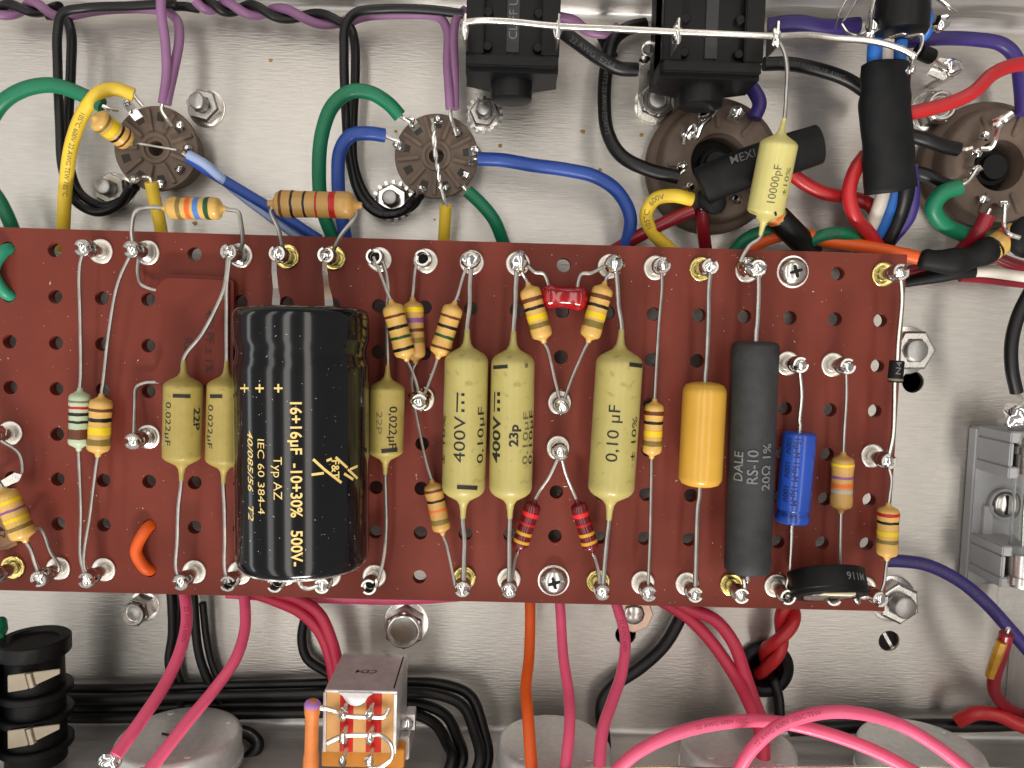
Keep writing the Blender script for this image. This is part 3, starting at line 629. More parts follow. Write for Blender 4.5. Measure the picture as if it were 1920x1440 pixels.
for pts in ([(517, 573, ZL + 3, 15), (518, 560, ZL + 2, 14.5), (517, 540, ZL - 1, 10), (514, 510, ZB + 8, 9.5), (514, 482, ZB + 6.4, 9)], [(617, 573, ZL + 3, 16), (616, 560, ZL + 2, 15), (612, 535, ZL - 1, 10), (609, 508, ZB + 8, 9.5), (609, 484, ZB + 6.4, 9)]):
    mb = MB()
    for x, y, z, w in pts:
        for dz in (.2, -.2): mb.v += [W(x - w / 2, y, z + dz), W(x + w / 2, y, z + dz)]
    for i in range(len(pts) - 1):
        a = i * 4; b = a + 4
        for q0, q1 in ((0, 1), (1, 3), (3, 2), (2, 0)): mb.f.append((a + q0, a + q1, b + q1, b + q0))
    mb.f += [(0, 1, 3, 2), (a + 4, a + 5, a + 7, a + 6)]; obj('solder_tab', mb, tinb, cb['t'], smooth=False)
obj('curled_lead', MB().tube(smooth_path([W(590, 1075, ZB + 8), W(566, 1083, ZB + 6), W(562, 1094, ZB + 5.5), W(572, 1103, ZB + 5.8), TT(7, 7, 5.8)]), .5, 8), tinb, cb['t'])
# charcoal power resistor
rs = axial('power_resistor', 'long charcoal grey wirewound resistor with grey stamped lettering', 'resistor', (1417, 640, ZB + 5.2), (1401, 1071, ZB + 5.2), 88, ceramb, [(0, .55), (.002, .72), (.008, .92), (.02, .99), (.09, 1.0), (.1, .985), (.5, .985), (.93, .985), (.945, 1.0), (.985, .99), (.996, .92), (1, .72), (1.0, .5)], (), [(1419, 610), (1422, 550), TT(16, 0, 6.3, .3)], [(1395, 1085), (1396, 1100), TT(16, 7, 6.2, .3)], .62, lm=tinb)
ink('DALE', rs, 1384, 874, 19, 56, -1, greyp, .015); ink('RS-10', rs, 1411, 876, 20, 65, -1, greyp, .012); ink('20Ω 1%', rs, 1437, 876, 18, 90, -1, greyp, .012)
# blue electrolytic
k = [(0, .55), (.0, .86), (.01, .95), (.03, 1), (.5, 1), (.835, 1), (.852, .95), (.87, .90), (.888, .95), (.92, 1.03), (.97, 1.03), (.99, .96), (1, .8)]
bc = axial('electrolytic_capacitor', 'small blue electrolytic capacitor with repeated dark lettering', 'capacitor', (1499, 810, ZB + 4.2), (1485, 980, ZB + 4.2), 63, bluecap, k, (), [(1499, 790), (1503, 740), TT(17, 2)], [(1484, 1000), (1482, 1050), (1480, 1075), TT(17, 7, 5)], .46, lm=tinb)
for x, y in ((1495, 841), (1492, 886), (1489, 931), (1486, 972)): ink('15µ-M', bc, x, y, 12, 36 if y < 960 else 20, 1, inkblue); ink('100V', bc, x - 16, y - 4, 11, 30 if y < 960 else 20, 1, inkblue)
# diode
di = axial('diode', 'small black diode on long leads at the right edge of the board', 'diode', (1682, 676, ZB + 6), (1678, 717, ZB + 6), 27, blackpl, 'can', [(.82, .92, 'grey')], [(1684, 640), (1691, 560), TT(19, 0, 6.4, .2)], [(1677, 760), (1674, 820), TT(19, 4, 6.6)], .62, lm=tin)
ink('N4', di, 1685, 690, 9, 24, -1, greyp)
# red dipped capacitor
za = ZB + 3.0; A_, B_ = W(1019, 555, za), W(1096, 560, za)
t = thing('dipped_capacitor', Vector(((A_ + B_) / 2)[:2] + (ZB + .3,)), 'glossy red dipped capacitor bridging two tan resistors', 'capacitor')
mb = MB(); ax = (B_ - A_).normalized(); L_ = (B_ - A_).length; prf = [(-.7, .5), (-.5, 1.5), (.3, 2.4), (1.2, 2.65), (2.4, 2.3), (L_ * .5, 2.15), (L_ - 2.4, 2.3), (L_ - 1.2, 2.65), (L_ - .3, 2.4), (L_ + .5, 1.5), (L_ + .7, .5)]
mb.lathe(A_, ax, prf, 28, jit=.10); obj('body', mb, reddip, t)
obj('lead', MB().tube(smooth_path([W(1030, 548, za + .5), W(1027, 530, za + 1), W(1019, 513, za + 1.6), W(1003, 510, za + 1.8), TT(11, 0, 4.6, 1.2)]), .38, 8), leadm, t)
obj('lead', MB().tube(smooth_path([W(1084, 548, za + .5), W(1084, 530, za + 1), W(1091, 513, za + 1.6), W(1108, 512, za + 1.8), TT(13, 0, 4.6, -1.2)]), .38, 8), leadm, t)
# brown mica capacitor lying flat under the mustard ones
def slab(name, poly, z0, z1, m, parent, bev):
    pts = [W(x, y, z1) for x, y in poly][::-1]; return obj(name, MB().prism(pts, z0, z1), m, parent, bevel=bev)
t = thing('mica_capacitor', W(360, 620, ZB), 'flat red-brown dipped mica capacitor under the mustard pair', 'capacitor')
b = slab('body', [(285, 540), (300, 520), (318, 514), (430, 519), (436, 530), (434, 722), (424, 730), (318, 726), (290, 724), (284, 700), (299, 660), (300, 580)], ZB + .15, ZB + 2.7, browndip, t, .8)
dn = (W(393, 700, ZB) - W(394, 600, ZB)).normalized(); inkbr = mat('brown_ink', srgb(58, 22, 18), .5)
print_flat('470 PF ± 1%', 2.5, W(393, 640, ZB + 2.72), dn, ZU, inkbr, b, .02); print_flat('R2', 2.5, W(353, 645, ZB + 2.72), dn, ZU, inkbr, b, .02)
obj('lead', MB().tube(smooth_path([W(296, 545, ZB + 1.4), W(278, 540, ZB + 1.4), W(264, 532, ZB + 1.6), W(258, 510, ZB + 2.4), TT(3, 0, 2.6, -.7, -1.5)]), .36, 8), leadm, t)
obj('lead', MB().tube(smooth_path([W(300, 716, ZB + 1.4), W(270, 718, ZB + 1.4), W(256, 726, ZB + 1.6), W(253, 760, ZB + 3), TT(3, 4, 4.6, -.9, .7)]), .36, 8), leadm, t)
# tan mica at far left, cut by the frame
t = thing('mica_capacitor', W(-20, 990, ZB), 'flat tan mica capacitor under the tilted resistor at the board left end', 'capacitor')
b = slab('body', [(-70, 900), (-20, 915), (15, 940), (30, 985), (34, 1020), (10, 1032), (-30, 1036), (-70, 1036)], ZB + .15, ZB + 3.0, tandip, t, .8)
print_flat('47', 2.4, W(2, 998, ZB + 3.02), dn, ZU, inkbr, b, .01)
obj('lead', MB().tube(smooth_path([TT(0, 4, 5.6, 1.3, -.6), W(36, 850, ZB + 3.5), W(42, 886, ZB + 3), W(38, 892, ZB + 2.6), W(10, 903, ZB + 2), W(-10, 915, ZB + 1.8)]), .34, 8), leadm, t)
obj('lead', MB().tube(smooth_path([W(40, 1010, ZB + 2), W(70, 990, ZB + 3.4), W(80, 996, ZB + 3.6), W(95, 1035, ZB + 3.4), W(111, 1062, ZB + 2.6), TT(1, 7, 2.0, .6, -.9)]), .36, 8), leadm, t)
lug = MB(); p_ = [W(x, y, ZB + 3.2) for x, y in ((-4, 905), (28, 886), (42, 890), (36, 902), (8, 914), (-4, 916))][::-1]; lug.prism(p_, ZB + 3.0, ZB + 3.35); obj('crimp_foil', lug, tinb, t, smooth=False)
# trimmer / disc on edge at the lower right of the board
t = thing('trimmer_resistor', W(1550, 1100, ZB), 'round black trimmer potentiometer standing on edge at the lower board edge', 'trimmer')
al = math.radians(27); axd = Vector((.03, -math.cos(al), math.sin(al))).normalized(); Rt = 7.6; cc = W(1552, 1101, ZB + Rt * math.cos(al) + .4); e1 = Vector((1, 0, 0)); e2 = e1.cross(axd) * -1
e2 = axd.cross(e1) * -1 if axd.cross(e1).z < 0 else axd.cross(e1)
body = obj('body', MB().lathe(cc - axd * 1.9, axd, [(-1.5, .1), (-1.5, Rt * .95), (-1.38, Rt * .99), (-1.2, Rt), (2.6, Rt), (2.7, Rt * .985), (3.6, Rt * .985), (3.8, Rt * .95), (3.8, Rt * .72), (3.4, Rt * .70), (3.4, .1)], 64), blackpl, t)
cyl = dict(body=body, o=cc - axd * 1.9, a=axd, r=Rt, L=4)
mb = MB(); v, f = text_data('911M', 2.1, .02, 0, True); u, w = frame(axd)
for p in v:
    an = (p.x + 3.4) / (Rt + .05)
    mb.v.append(cyl['o'] + axd * (.6 - (p.y - .8)) + (u * math.cos(an) + Vector((1, 0, 0)) * math.sin(an)).normalized() * (Rt + .06))
mb.f = f; obj('printing', mb, greyp, body, smooth=False)
mb = MB()
for sx, sy, sz in [(x, y, z) for x in (-1, 1) for y in (-1, 1) for z in (-1, 1)]: mb.v.append(cc + axd * (1.75 + sz * .45) + e2 * (4.6 + sy * 1.2) + e1 * (sx * 3.2 - .3))
mb.f = [(0, 1, 3, 2), (4, 6, 7, 5), (0, 4, 5, 1), (2, 3, 7, 6), (0, 2, 6, 4), (1, 5, 7, 3)]; obj('wiper_track', mb, cream, t, smooth=False)
obj('wiper_spring', MB().lathe(cc + axd * 1.55, axd, [(0, 5.2), (.5, 5.0), (.6, 4.4), (.5, 1.0)], 40), tinb, t)
for sx in (-1, 1):
    e0 = cc + e1 * (sx * (Rt - 1.6)) + axd * 1.7 - e2 * 2.0; obj('lead', MB().tube(smooth_path([e0, e0 + Vector((sx * 1.2, -1.2, -.4)), e0 + Vector((sx * 1.6, -.4, -1.0)), TT(17 if sx < 0 else 19, 7, 5.2, sx * -.9, -.2)]), .42, 8), tinb, t)
# insulated jumpers threaded through holes
for m, (px0, px1, px2), (c_, r0, r1), lab in ((TEAL, (22, 3, 22), (0, 0, 1), 'teal insulated jumper looping through two holes at the board left end'), (ORG, (278, 262, 280), (3, 6, 7), 'orange insulated jumper looping through two holes near the lower edge')):
    a, b = G(c_, r0), G(c_, r1); bow = mmpx(20, ZB)
    pts = [a + Vector((0, 0, -4)), a + Vector((0, 0, -.2)), a + Vector((-.25 * bow, -.10 * P, 1.0)), (a + b) / 2 + Vector((-bow * .85, 0, 1.9)), b + Vector((-.25 * bow, .10 * P, 1.0)), b + Vector((0, 0, -.2)), b + Vector((0, 0, -4))]
    sp = smooth_path(pts, 8); tag(obj('jumper_wire', MB().tube(sp, 1.22, 14), m), lab, 'jumper')
# ---------------------------------------------------------------- tube sockets
slotm = mat('shadowed_slot_brown', (.035, .028, .024), .7)
def socket9(px, py, Rpx, label, lug_angles, rot, lug_r=.80):
    zt = 7.4; c = W(px, py, zt); g = Vector((c.x, c.y, 0)); R = mmpx(Rpx, zt); t = thing('noval_tube_socket', g, label, 'tube socket', 'nine pin tube sockets')
    pr = [(.01, R * .84), (zt - 1.7, R * .86), (zt - 1.4, R * .99), (zt - .5, R), (zt - .1, R * .985), (zt, R * .95), (zt, R * .36), (zt + .35, R * .35), (zt + .35, R * .27), (zt - .1, R * .26), (zt - .1, R * .18), (zt - 5, R * .17), (zt - 5, .05)]
    b = obj('body', MB().lathe(g, ZU, pr, 56), ceram, t, ang=30)
    for k in range(10):
        if k == 9: continue
        a = math.radians(rot + 40 * k + 20); d = Vector((math.cos(a), math.sin(a), 0)); n = Vector((-d.y, d.x, 0)); h = g
        obj('rib', MB().prism([h + d * R * .40 - n * .42, h + d * R * .93 - n * .42, h + d * R * .93 + n * .42, h + d * R * .40 + n * .42], zt - .05, zt + .75), ceram, b, bevel=.12)
        a = math.radians(rot + 40 * k); d = Vector((math.cos(a), math.sin(a), 0)); n = Vector((-d.y, d.x, 0))
        s = MB().prism([h + d * R * .64 - n * .75, h + d * R * .84 - n * .95, h + d * R * .84 + n * .95, h + d * R * .64 + n * .75], zt + .005, zt + .03); obj('contact_slot', s, slotm, b, smooth=False)
    for i, (k, out, up) in enumerate(lug_angles):
        a = math.radians(rot + 40 * k); d = Vector((math.cos(a), math.sin(a), 0)); n = Vector((-d.y, d.x, 0)); p0 = g + d * R * .74 + ZU * (zt - .5); p1 = g + d * R * (.74 + out * .5) + ZU * (zt + up * .6); p2 = g + d * R * (.74 + out) + ZU * (zt + up)
        mb = MB(); j = 0
        for p, w in ((p0, 1.0), (p1, 1.0), (p2, .85)):
            for o_ in (.13, -.13):
                q = (d * (-up) + ZU * out * R).normalized() * o_; mb.v += [p - n * w + q, p + n * w + q]
        for i0 in (0, 4):
            for q0, q1 in ((0, 1), (1, 3), (3, 2), (2, 0)): mb.f.append((i0 + q0, i0 + q1, i0 + 4 + q1, i0 + 4 + q0))
        mb.f += [(0, 1, 3, 2), (8, 9, 11, 10)]; l = obj('lug', mb, steeld, t, smooth=False)
        obj('solder_joint', MB().blob(p2 * .8 + p1 * .2 + ZU * .15, .85, i + px, (1, 1, .8), .45, 2).blob(p1 + n * .4, .5, i + 3, (1, 1, 1), .4, 2), solder, l)
    return g, R, zt
s1 = socket9(292, 278, 77, 'brown nine-pin socket with resistor standing on it', [(0, .08, 1.3), (1, .08, 1.4), (3, .42, 2.2), (4, .40, 2.4), (6, .22, 1.6), (7, .15, 1.4), (8, .05, .9)], 0)
s2 = socket9(818, 292, 77, 'brown nine-pin socket crossed by a twisted bare wire', [(0, .26, 1.2), (1, .0, 1.0), (2, .1, 1.1), (3, .24, 1.6), (4, .24, 1.5), (6, .20, 1.4), (7, .08, 1.3), (8, .14, 1.4)], 8)
def bare(name, label, pts, r, m=tinb, parent=None, cat='bare wire', n=8):
    sp = smooth_path([PT(p) for p in pts], 7); o = obj(name, MB().tube(sp, r, n), m, parent)
    if parent is None: tag(o, label, cat)
    return o
# twisted bare wire across the second socket
p0, p1 = W(812, 222, 12), W(826, 352, 11.5); a_ = smooth_path([p0, W(814, 255, 12.3), W(818, 300, 12.2), W(824, 335, 12), p1], 14); mbs = MB()
for ph in (0, math.pi):
    q = []
    for i, p in enumerate(a_):
        an = ph + i * .38; q.append(p + Vector((math.cos(an) * .22, 0, math.sin(an) * .22)))
    mbs.tube(q, .32, 7)
tag(obj('twisted_bare_wire', mbs, tinb), 'twisted pair of bare wire strands laid straight across a brown socket', 'bare wire')
def octal(px, py, Rpx, label, hx, hy, hr, post, lugs, rot):
    zt = 7.5; c = W(px, py, 5); g = Vector((c.x, c.y, 0)); R = mmpx(Rpx, 3); t = thing('octal_tube_socket', g, label, 'tube socket', 'octal tube sockets')
    h = mmpx(hr, zt)
    pr = [(.01, R), (2.6, R), (3.2, R * .985), (3.6, R * .94), (4.2, R * .88), (zt - 1.2, R * .84), (zt - .4, R * .82), (zt, R * .78), (zt, h + .5), (zt - .4, h), (.3, h * .96), (.3, .05)]
    b = obj('body', MB().lathe(g, ZU, pr, 72), ceram, t, ang=40)
    obj('key_well', MB().lathe(g + ZU * .32, ZU, [(0, h * .93), (1.2, h * .93), (1.2, post * 1.4), (4.0, post * 1.3), (4.2, post * 1.1), (4.2, .05)], 40), void, t)
    obj('key_post', MB().lathe(g + ZU * 4.3, ZU, [(0, post), (1.2, post), (1.5, post * .93), (1.5, .05)], 36), blackpl, t)
    for k in range(8):
        a = math.radians(rot + 45 * k); d = Vector((math.cos(a), math.sin(a), 0)); n = Vector((-d.y, d.x, 0)); e0, e1 = h + .9, R * .76; poly = []
        for s_, cx in ((1, e1 - .6), (-1, e0 + .6)):
            for q in range(7):
                an = -math.pi / 2 + math.pi * q / 6; poly.append(g + d * (cx + s_ * .6 * math.cos(an)) + n * (s_ * .6 * math.sin(an)))
        obj('rib', MB().prism(poly, zt - .1, zt + .55), ceram, b, bevel=.15)
    for i, (ang, out, up, w) in enumerate(lugs):
        a = math.radians(ang); d = Vector((math.cos(a), math.sin(a), 0)); n = Vector((-d.y, d.x, 0)); p0 = g + d * R * .56 + ZU * (zt - .3); p1 = p0 + d * out * .5 + ZU * up * .75; p2 = p0 + d * out + ZU * up; mb = MB()
        for p in (p0, p1, p2):
            for o_ in (.14, -.14): mb.v += [p - n * w + d * o_ + ZU * o_, p + n * w + d * o_ + ZU * o_]
        for i0 in (0, 4):
            for q0, q1 in ((0, 1), (1, 3), (3, 2), (2, 0)): mb.f.append((i0 + q0, i0 + q1, i0 + 4 + q1, i0 + 4 + q0))
        mb.f += [(0, 1, 3, 2), (8, 9, 11, 10)]; l = obj('lug', mb, steel, t, smooth=False)
        obj('solder_joint', MB().blob(p2, .95, i + 20, (1.2, 1, .9), .5, 2).blob(p1, .7, i + 31, (1, 1, 1.2), .4, 2), solder, l)
    return g, R, zt
octal(1343, 307, 124, 'brown octal socket with black heat-shrink lump lying across it', 0, 0, 52, 2.6, [(150, 1.2, 3, 1.1), (192, .6, 3, .9), (118, 1.6, 3, 1.2), (75, 2.0, 3.2, 1.5), (250, 1.4, 2.6, 1.2), (292, .8, 2.6, .8), (222, 1, 2.4, 1)], 5)
octal(1862, 314, 124, 'brown octal socket at right with black centre post and green wire', 0, 0, 47, 2.9, [(165, -1.4, 3, 1.1), (195, -1.2, 3.2, 1.1), (105, .8, 3, 1.1), (268, .6, 3, 1.3), (240, .6, 2.5, 1.0), (135, -.8, 3, 1.0)], 25)

# ---------------------------------------------------------------- wires
for lab, pts, r in (('bare S-bent wire linking two lugs of the lump-covered octal socket', [(1284, 258, 11.5), (1298, 250, 12.5), (1306, 258, 12.5), (1316, 236, 13), (1330, 222, 13), (1346, 200, 12)], .5),
                    ('bare twisted loop at the upper left lug of the lump-covered octal socket', [(1283, 270, 11), (1288, 250, 12.5), (1300, 234, 13), (1304, 244, 12.5), (1292, 262, 11.5)], .42),
                    ('bare wire linking upper lugs of the right octal socket', [(1838, 280, 12), (1856, 278, 12.5), (1866, 262, 13), (1872, 240, 12.5), (1880, 228, 12)], .6),
                    ('short bare wire rising at the top lug of the right octal socket', [(1862, 232, 11.5), (1880, 226, 12.5), (1898, 214, 13)], .9)):
    bare('bare_jumper', lab, pts, r, solder, None, 'bare wire')
def wire(label, m, wpx, pts, ends=(), cat='wire', group=None, name='insulated_wire', prt=None, n=14):
    V_ = [PT(p) for p in pts]; zm = sum(v.z for v in V_) / len(V_); r = mmpx(wpx / 2, zm); sp = smooth_path(V_, 9)
    o = obj(name, MB().tube(sp, r, n), m); tag(o, label, cat, group)
    for e in ends: bare('bare_end', None, e, .42, tinb, o)
    if prt:
        s, size, start, pm, flip = prt; print_path(s, size, sp, start, pm, o, r, 0, flip)
    return o
def twisted(labels, mats, wpx, pts, turns, group=None):
    V_ = smooth_path([PT(p) for p in pts], 14); zm = sum(v.z for v in V_) / len(V_); r = mmpx(wpx / 2, zm); n = len(V_)
    for ph, m, lab in zip((0, math.pi), mats, labels):
        q = []
        for i, p in enumerate(V_):
            T = (V_[min(i+1, n-1)] - V_[max(i-1, 0)]).normalized(); u, w = frame(T); an = ph + 2 * math.pi * turns * i / (n - 1); q.append(p + u * math.cos(an) * r * 1.0 + w * math.sin(an) * r * 1.0)
        tag(obj('insulated_wire', MB().tube(q, r, 12), m), lab, 'wire', group)
WP = dimprint
# heater wiring, left
twisted(('violet wire twisted with black at the left end of the rear wall', 'black wire twisted with violet at the left end of the rear wall'), (PURP, BLK), 17, [(-20, 26, 6), (30, 16, 6), (70, 14, 6), (112, 22, 6)], 1.3)
twisted(('violet wire twisted with black along the rear wall between the two brown sockets', 'black wire twisted with violet along the rear wall between the two brown sockets'), (PURP, BLK), 17, [(370, 6, 6), (430, 14, 6), (520, 24, 6), (645, 42, 6)], 2.6)
wire('black wire looping from rear wall down round the nut left of the resistor socket', BLK, 16, [(330, 6, 10), (250, 11, 10), (160, 15, 10), (118, 25, 11), (108, 60, 11), (108, 120, 10), (112, 230, 8), (118, 320, 6), (140, 376, 5), (180, 398, 5), (222, 384, 6), (246, 348, 9)], [[(244, 352, 8.6), (249, 340, 10)]])
wire('second black wire running just right of the first round the left nut', BLK, 17, [(88, 28, 5), (122, 34, 5), (133, 60, 6), (133, 130, 6), (128, 230, 5), (130, 310, 4), (150, 362, 3.5), (190, 386, 3.5), (230, 376, 5), (254, 350, 8)])
wire('violet wire on rear wall between left black loops and the violet pair', PURP, 15, [(110, 38, 4), (135, 30, 5), (190, 20, 5), (260, 17, 5), (322, 22, 6)])
wire('violet wire dropping straight to the resistor socket', PURP, 17, [(302, -18, 14), (302, 20, 14), (310, 80, 13), (312, 140, 12.5), (305, 194, 12)], [[(305, 192, 12), (303, 206, 12), (312, 222, 11.5), (322, 236, 10.5)]])
wire('violet wire bowing out beside the straight violet drop', PURP, 17, [(318, 24, 8), (333, 40, 9), (336, 75, 10), (326, 130, 11), (315, 180, 11.5), (312, 196, 11.5)])
wire('black wire along rear wall from left twist to violet drop', BLK, 16, [(312, 14, 5), (340, 12, 6), (372, 16, 6)])
# heater wiring, centre
wire('black printed wire arching along rear wall then down left of the crossed socket', BLK, 17, [(868, 26, 9), (800, 18, 9), (720, 17, 9), (668, 24, 10), (648, 48, 11), (645, 100, 11), (648, 200, 9), (656, 300, 6), (676, 368, 5), (710, 400, 5), (750, 398, 5), (782, 368, 8)], [[(780, 370, 8), (788, 356, 10)]], prt=('22 AWG 12Y 22 AWM 3E', 1.1, 2, WP, True))
wire('second black wire just right of the first, looping under the toothed nut', BLK, 17, [(636, 44, 4), (656, 52, 5), (665, 80, 6), (666, 150, 6), (662, 230, 5), (664, 310, 4), (690, 372, 3.5), (730, 400, 3.5), (770, 388, 4.5), (788, 366, 8)])
wire('violet wire running under the arched black wire to the crossed socket', PURP, 17, [(640, 50, 4), (680, 32, 6), (760, 27, 7), (822, 32, 8), (838, 55, 9), (839, 120, 11), (842, 170, 12), (844, 204, 12)], [[(844, 202, 12), (846, 222, 12), (852, 240, 11), (856, 254, 10.5)]])
wire('violet wire just right of its twin falling to the crossed socket', PURP, 16, [(872, 18, 8), (856, 34, 9), (851, 70, 10), (852, 130, 11), (853, 205, 11)])
wire('violet wire curling behind the first jack socket', PURP, 18, [(1040, 30, 6), (1075, 38, 6), (1102, 58, 6), (1140, 62, 6), (1160, 50, 6)])
# coloured hook-up wire, left socket
wire('green wire arching in from the left edge to the resistor socket', GREEN, 27, [(-25, 235, 13), (5, 192, 14), (50, 166, 15), (100, 160, 15), (150, 176, 14.5), (192, 198, 14)], [[(192, 198, 14), (205, 204, 13.5), (222, 206, 12.5)]])
wire('green wire dipping under the board at the left edge', GREEN, 25, [(-20, 350, 8), (0, 378, 8), (20, 420, 7), (32, 460, 5)])
wire('yellow wire arching over the resistor socket and down under the board', YEL, 24, [(251, 178, 13), (222, 168, 14), (190, 172, 15), (160, 205, 14.5), (136, 265, 13), (124, 340, 10), (119, 420, 7), (118, 470, 5)], [[(249, 176, 13), (258, 188, 12.5), (268, 200, 12)]], prt=('105°C 600V 22 AWG TEW 105°C', 1.3, 12, inkf, False))
wire('short yellow wire from the resistor socket straight under the board', YEL, 23, [(283, 342, 10), (290, 375, 8.5), (300, 420, 7), (308, 470, 5)], [[(284, 344, 10), (280, 334, 10.5), (268, 332, 10.5)]])
wire('blue wire running from the resistor socket under the board below large resistor', BLUE, 20, [(352, 294, 9.5), (400, 326, 9), (460, 362, 8), (520, 398, 7), (600, 450, 5)], [[(352, 294, 9.5), (342, 286, 10)]])
wire('pale blue wire twisted against the blue wire beside the resistor socket', LBL, 17, [(354, 290, 10.4), (385, 308, 10.6), (410, 330, 9.6), (440, 356, 7.6), (500, 402, 6.2), (570, 452, 4)])
# centre socket
wire('green wire looping high left of the crossed socket', GREEN, 26, [(750, 218, 12), (728, 194, 13), (694, 174, 14), (658, 172, 14.5), (624, 198, 14), (604, 250, 13), (598, 320, 11), (604, 390, 8), (630, 460, 5)], [[(748, 216, 12), (758, 222, 12), (768, 228, 11.5)]])
wire('blue wire looping inside the green loop left of the crossed socket', BLUE, 25, [(722, 254, 12), (690, 250, 13), (658, 254, 13), (638, 282, 12), (634, 340, 10.5), (640, 400, 8), (652, 465, 5)], [[(720, 254, 12), (735, 260, 11.5), (748, 264, 11)]])
wire('long blue wire sweeping right from the crossed socket and under the board', BLUE, 25, [(896, 298, 9), (940, 300, 9), (1000, 310, 9.5), (1060, 318, 10), (1118, 332, 10), (1160, 362, 9), (1182, 410, 8), (1168, 480, 5)], [[(898, 298, 9), (884, 298, 9.4), (878, 306, 10)]])
wire('green wire curving from the crossed socket down under the board', GREEN, 24, [(876, 358, 9.5), (900, 380, 9), (926, 412, 8), (946, 460, 5)], [[(876, 358, 9.5), (868, 348, 10)]])
wire('short yellow wire at the end of the twisted bare wire', YEL, 22, [(836, 386, 10), (834, 420, 8), (831, 470, 5)], [[(836, 388, 10), (832, 370, 10.8), (827, 352, 11)]])
# jacks and centre right
wire('black printed wire crossing to the solder lug between the jacks', BLK, 25, [(1042, 50, 12), (1080, 78, 12), (1125, 110, 12), (1160, 128, 11.5), (1195, 131, 11)], prt=('22 AWG  E254', 1.7, 4, WP, False))
wire('black printed wire hanging from behind second jack to the lump-covered octal socket', BLK, 25, [(1210, 46, 4), (1176, 54, 5), (1150, 76, 6), (1138, 120, 6), (1133, 190, 7), (1140, 250, 9), (1165, 292, 10.5), (1215, 318, 11), (1272, 332, 11)], [[(1270, 331, 11), (1284, 320, 11)]], prt=('E254772 22 AWG E254772', 1.5, 14, WP, False))
wire('thin black wire behind the black loop beside first jack', BLK, 20, [(1128, 66, 2.5), (1140, 92, 2.5), (1150, 110, 2.5)])
wire('black printed wire running right behind the hanging capacitor to the sleeve', BLK, 25, [(1432, 120, 7), (1480, 120, 7), (1540, 132, 7), (1590, 150, 7), (1635, 180, 7)], prt=('E20277 SV600-18-AWG', 1.5, 3, WP, False))
wire('yellow wire curling left from the lump-covered octal socket', YEL, 25, [(1298, 374, 12), (1262, 367, 12.5), (1228, 374, 12), (1212, 402, 11), (1222, 434, 9), (1262, 472, 6)], prt=('105°C  600V', 1.6, 9.0, inkf, True))
wire('maroon wire passing under the curled yellow wire', MAR, 25, [(1300, 394, 11), (1258, 412, 10), (1210, 436, 8), (1150, 470, 4)])
wire('maroon wire dropping straight from the lump-covered octal socket', MAR, 24, [(1316, 392, 11), (1318, 425, 9), (1324, 475, 5)], [[(1316, 394, 11), (1318, 380, 11)]])
wire('red wire coming from behind the hanging capacitor into the red knot', RED, 25, [(1470, 310, 9), (1500, 338, 9), (1545, 362, 8.5), (1590, 370, 8), (1628, 382, 8), (1645, 408, 8), (1628, 446, 7), (1605, 490, 5)])
wire('red wire dropping from the sleeve and crossing the other red wire', RED, 26, [(1624, 290, 13), (1604, 318, 13), (1592, 360, 12.5), (1602, 404, 11.5), (1628, 436, 9.5), (1655, 475, 6)])
wire('green printed wire humping between board edge and red knot', GREEN, 24, [(1500, 470, 6), (1525, 450, 8.5), (1560, 438, 9.5), (1592, 442, 9), (1625, 470, 5)], prt=('TYPE', 1.4, 6, WP, False))
wire('green wire curving from board edge behind the hanging capacitor', GREEN, 23, [(1372, 476, 5), (1402, 446, 7), (1440, 434, 7.5), (1490, 450, 6.5), (1520, 466, 5)])
wire('orange wire running along the board edge to the long heat-shrink sleeve', ORG, 25, [(1390, 480, 5), (1430, 452, 7), (1490, 438, 8), (1550, 452, 8.5), (1620, 462, 9), (1680, 474, 10), (1732, 486, 11)])
o = wire('black sleeved lead from tan resistor end under the board edge', BLK, 46, [(1458, 408, 11), (1482, 432, 10), (1520, 470, 5)], name='sleeved_lead')
axial('resistor', 'brown-tan resistor end showing below the hanging capacitor', 'resistor', (1430, 386, 13), (1464, 414, 11), 40, tand, 'can', [(.6, .72, 'orange')])
# heat-shrink lump over octal socket
LU = [W(1312, 352, 15), W(1318, 349, 15.2), W(1334, 341, 15.5), W(1365, 328, 16), W(1420, 308, 16.5), W(1480, 288, 16.5), W(1518, 276, 16.5), W(1533, 271, 16.5), W(1537, 270, 16.5)]
sp = smooth_path(LU, 6); n_ = len(sp); mb = MB(); mb.tube(sp, [mmpx(37, 16) * .80 * min(1, .62 + i * .08) * (1.0 if i < n_ - 6 else (1, .97, .93, .86, .74, .5)[i - n_ + 6]) * (1 + .07 * noise.noise(sp[i] * .3)) for i in range(n_)], 28, True, 1.26)
mb.blob(W(1336, 372, 14), 2.6, 5, (1.2, 1.3, .8), .2, 3)
lump = tag(obj('heat_shrink_lump', mb, shrink), 'fat black heat-shrink lump stamped MEXI lying across an octal socket', 'heat shrink')
v, f = text_data('MEXI', 2.3, .01, 0, False); mb = MB(); dd = (W(1440, 282, 19) - W(1370, 305, 19)).normalized(); cc_ = W(1396, 291, 19.9); nn = (CAM - cc_).normalized(); dd = (dd - nn * dd.dot(nn)).normalized(); gg = nn.cross(dd)
for p in v:
    if True: mb.v.append(cc_ + dd * (p.x - .4) + gg * (p.y - .9) + nn * (.55 - .10 * (p.y - .9) ** 2))
mb.f = f; obj('stamp', mb, mat('dim_stamp', (.06, .06, .06), .6), lump, smooth=False)
bare('lead_stub', None, [(1528, 268, 16), (1538, 262, 16)], .25, tin, lump)
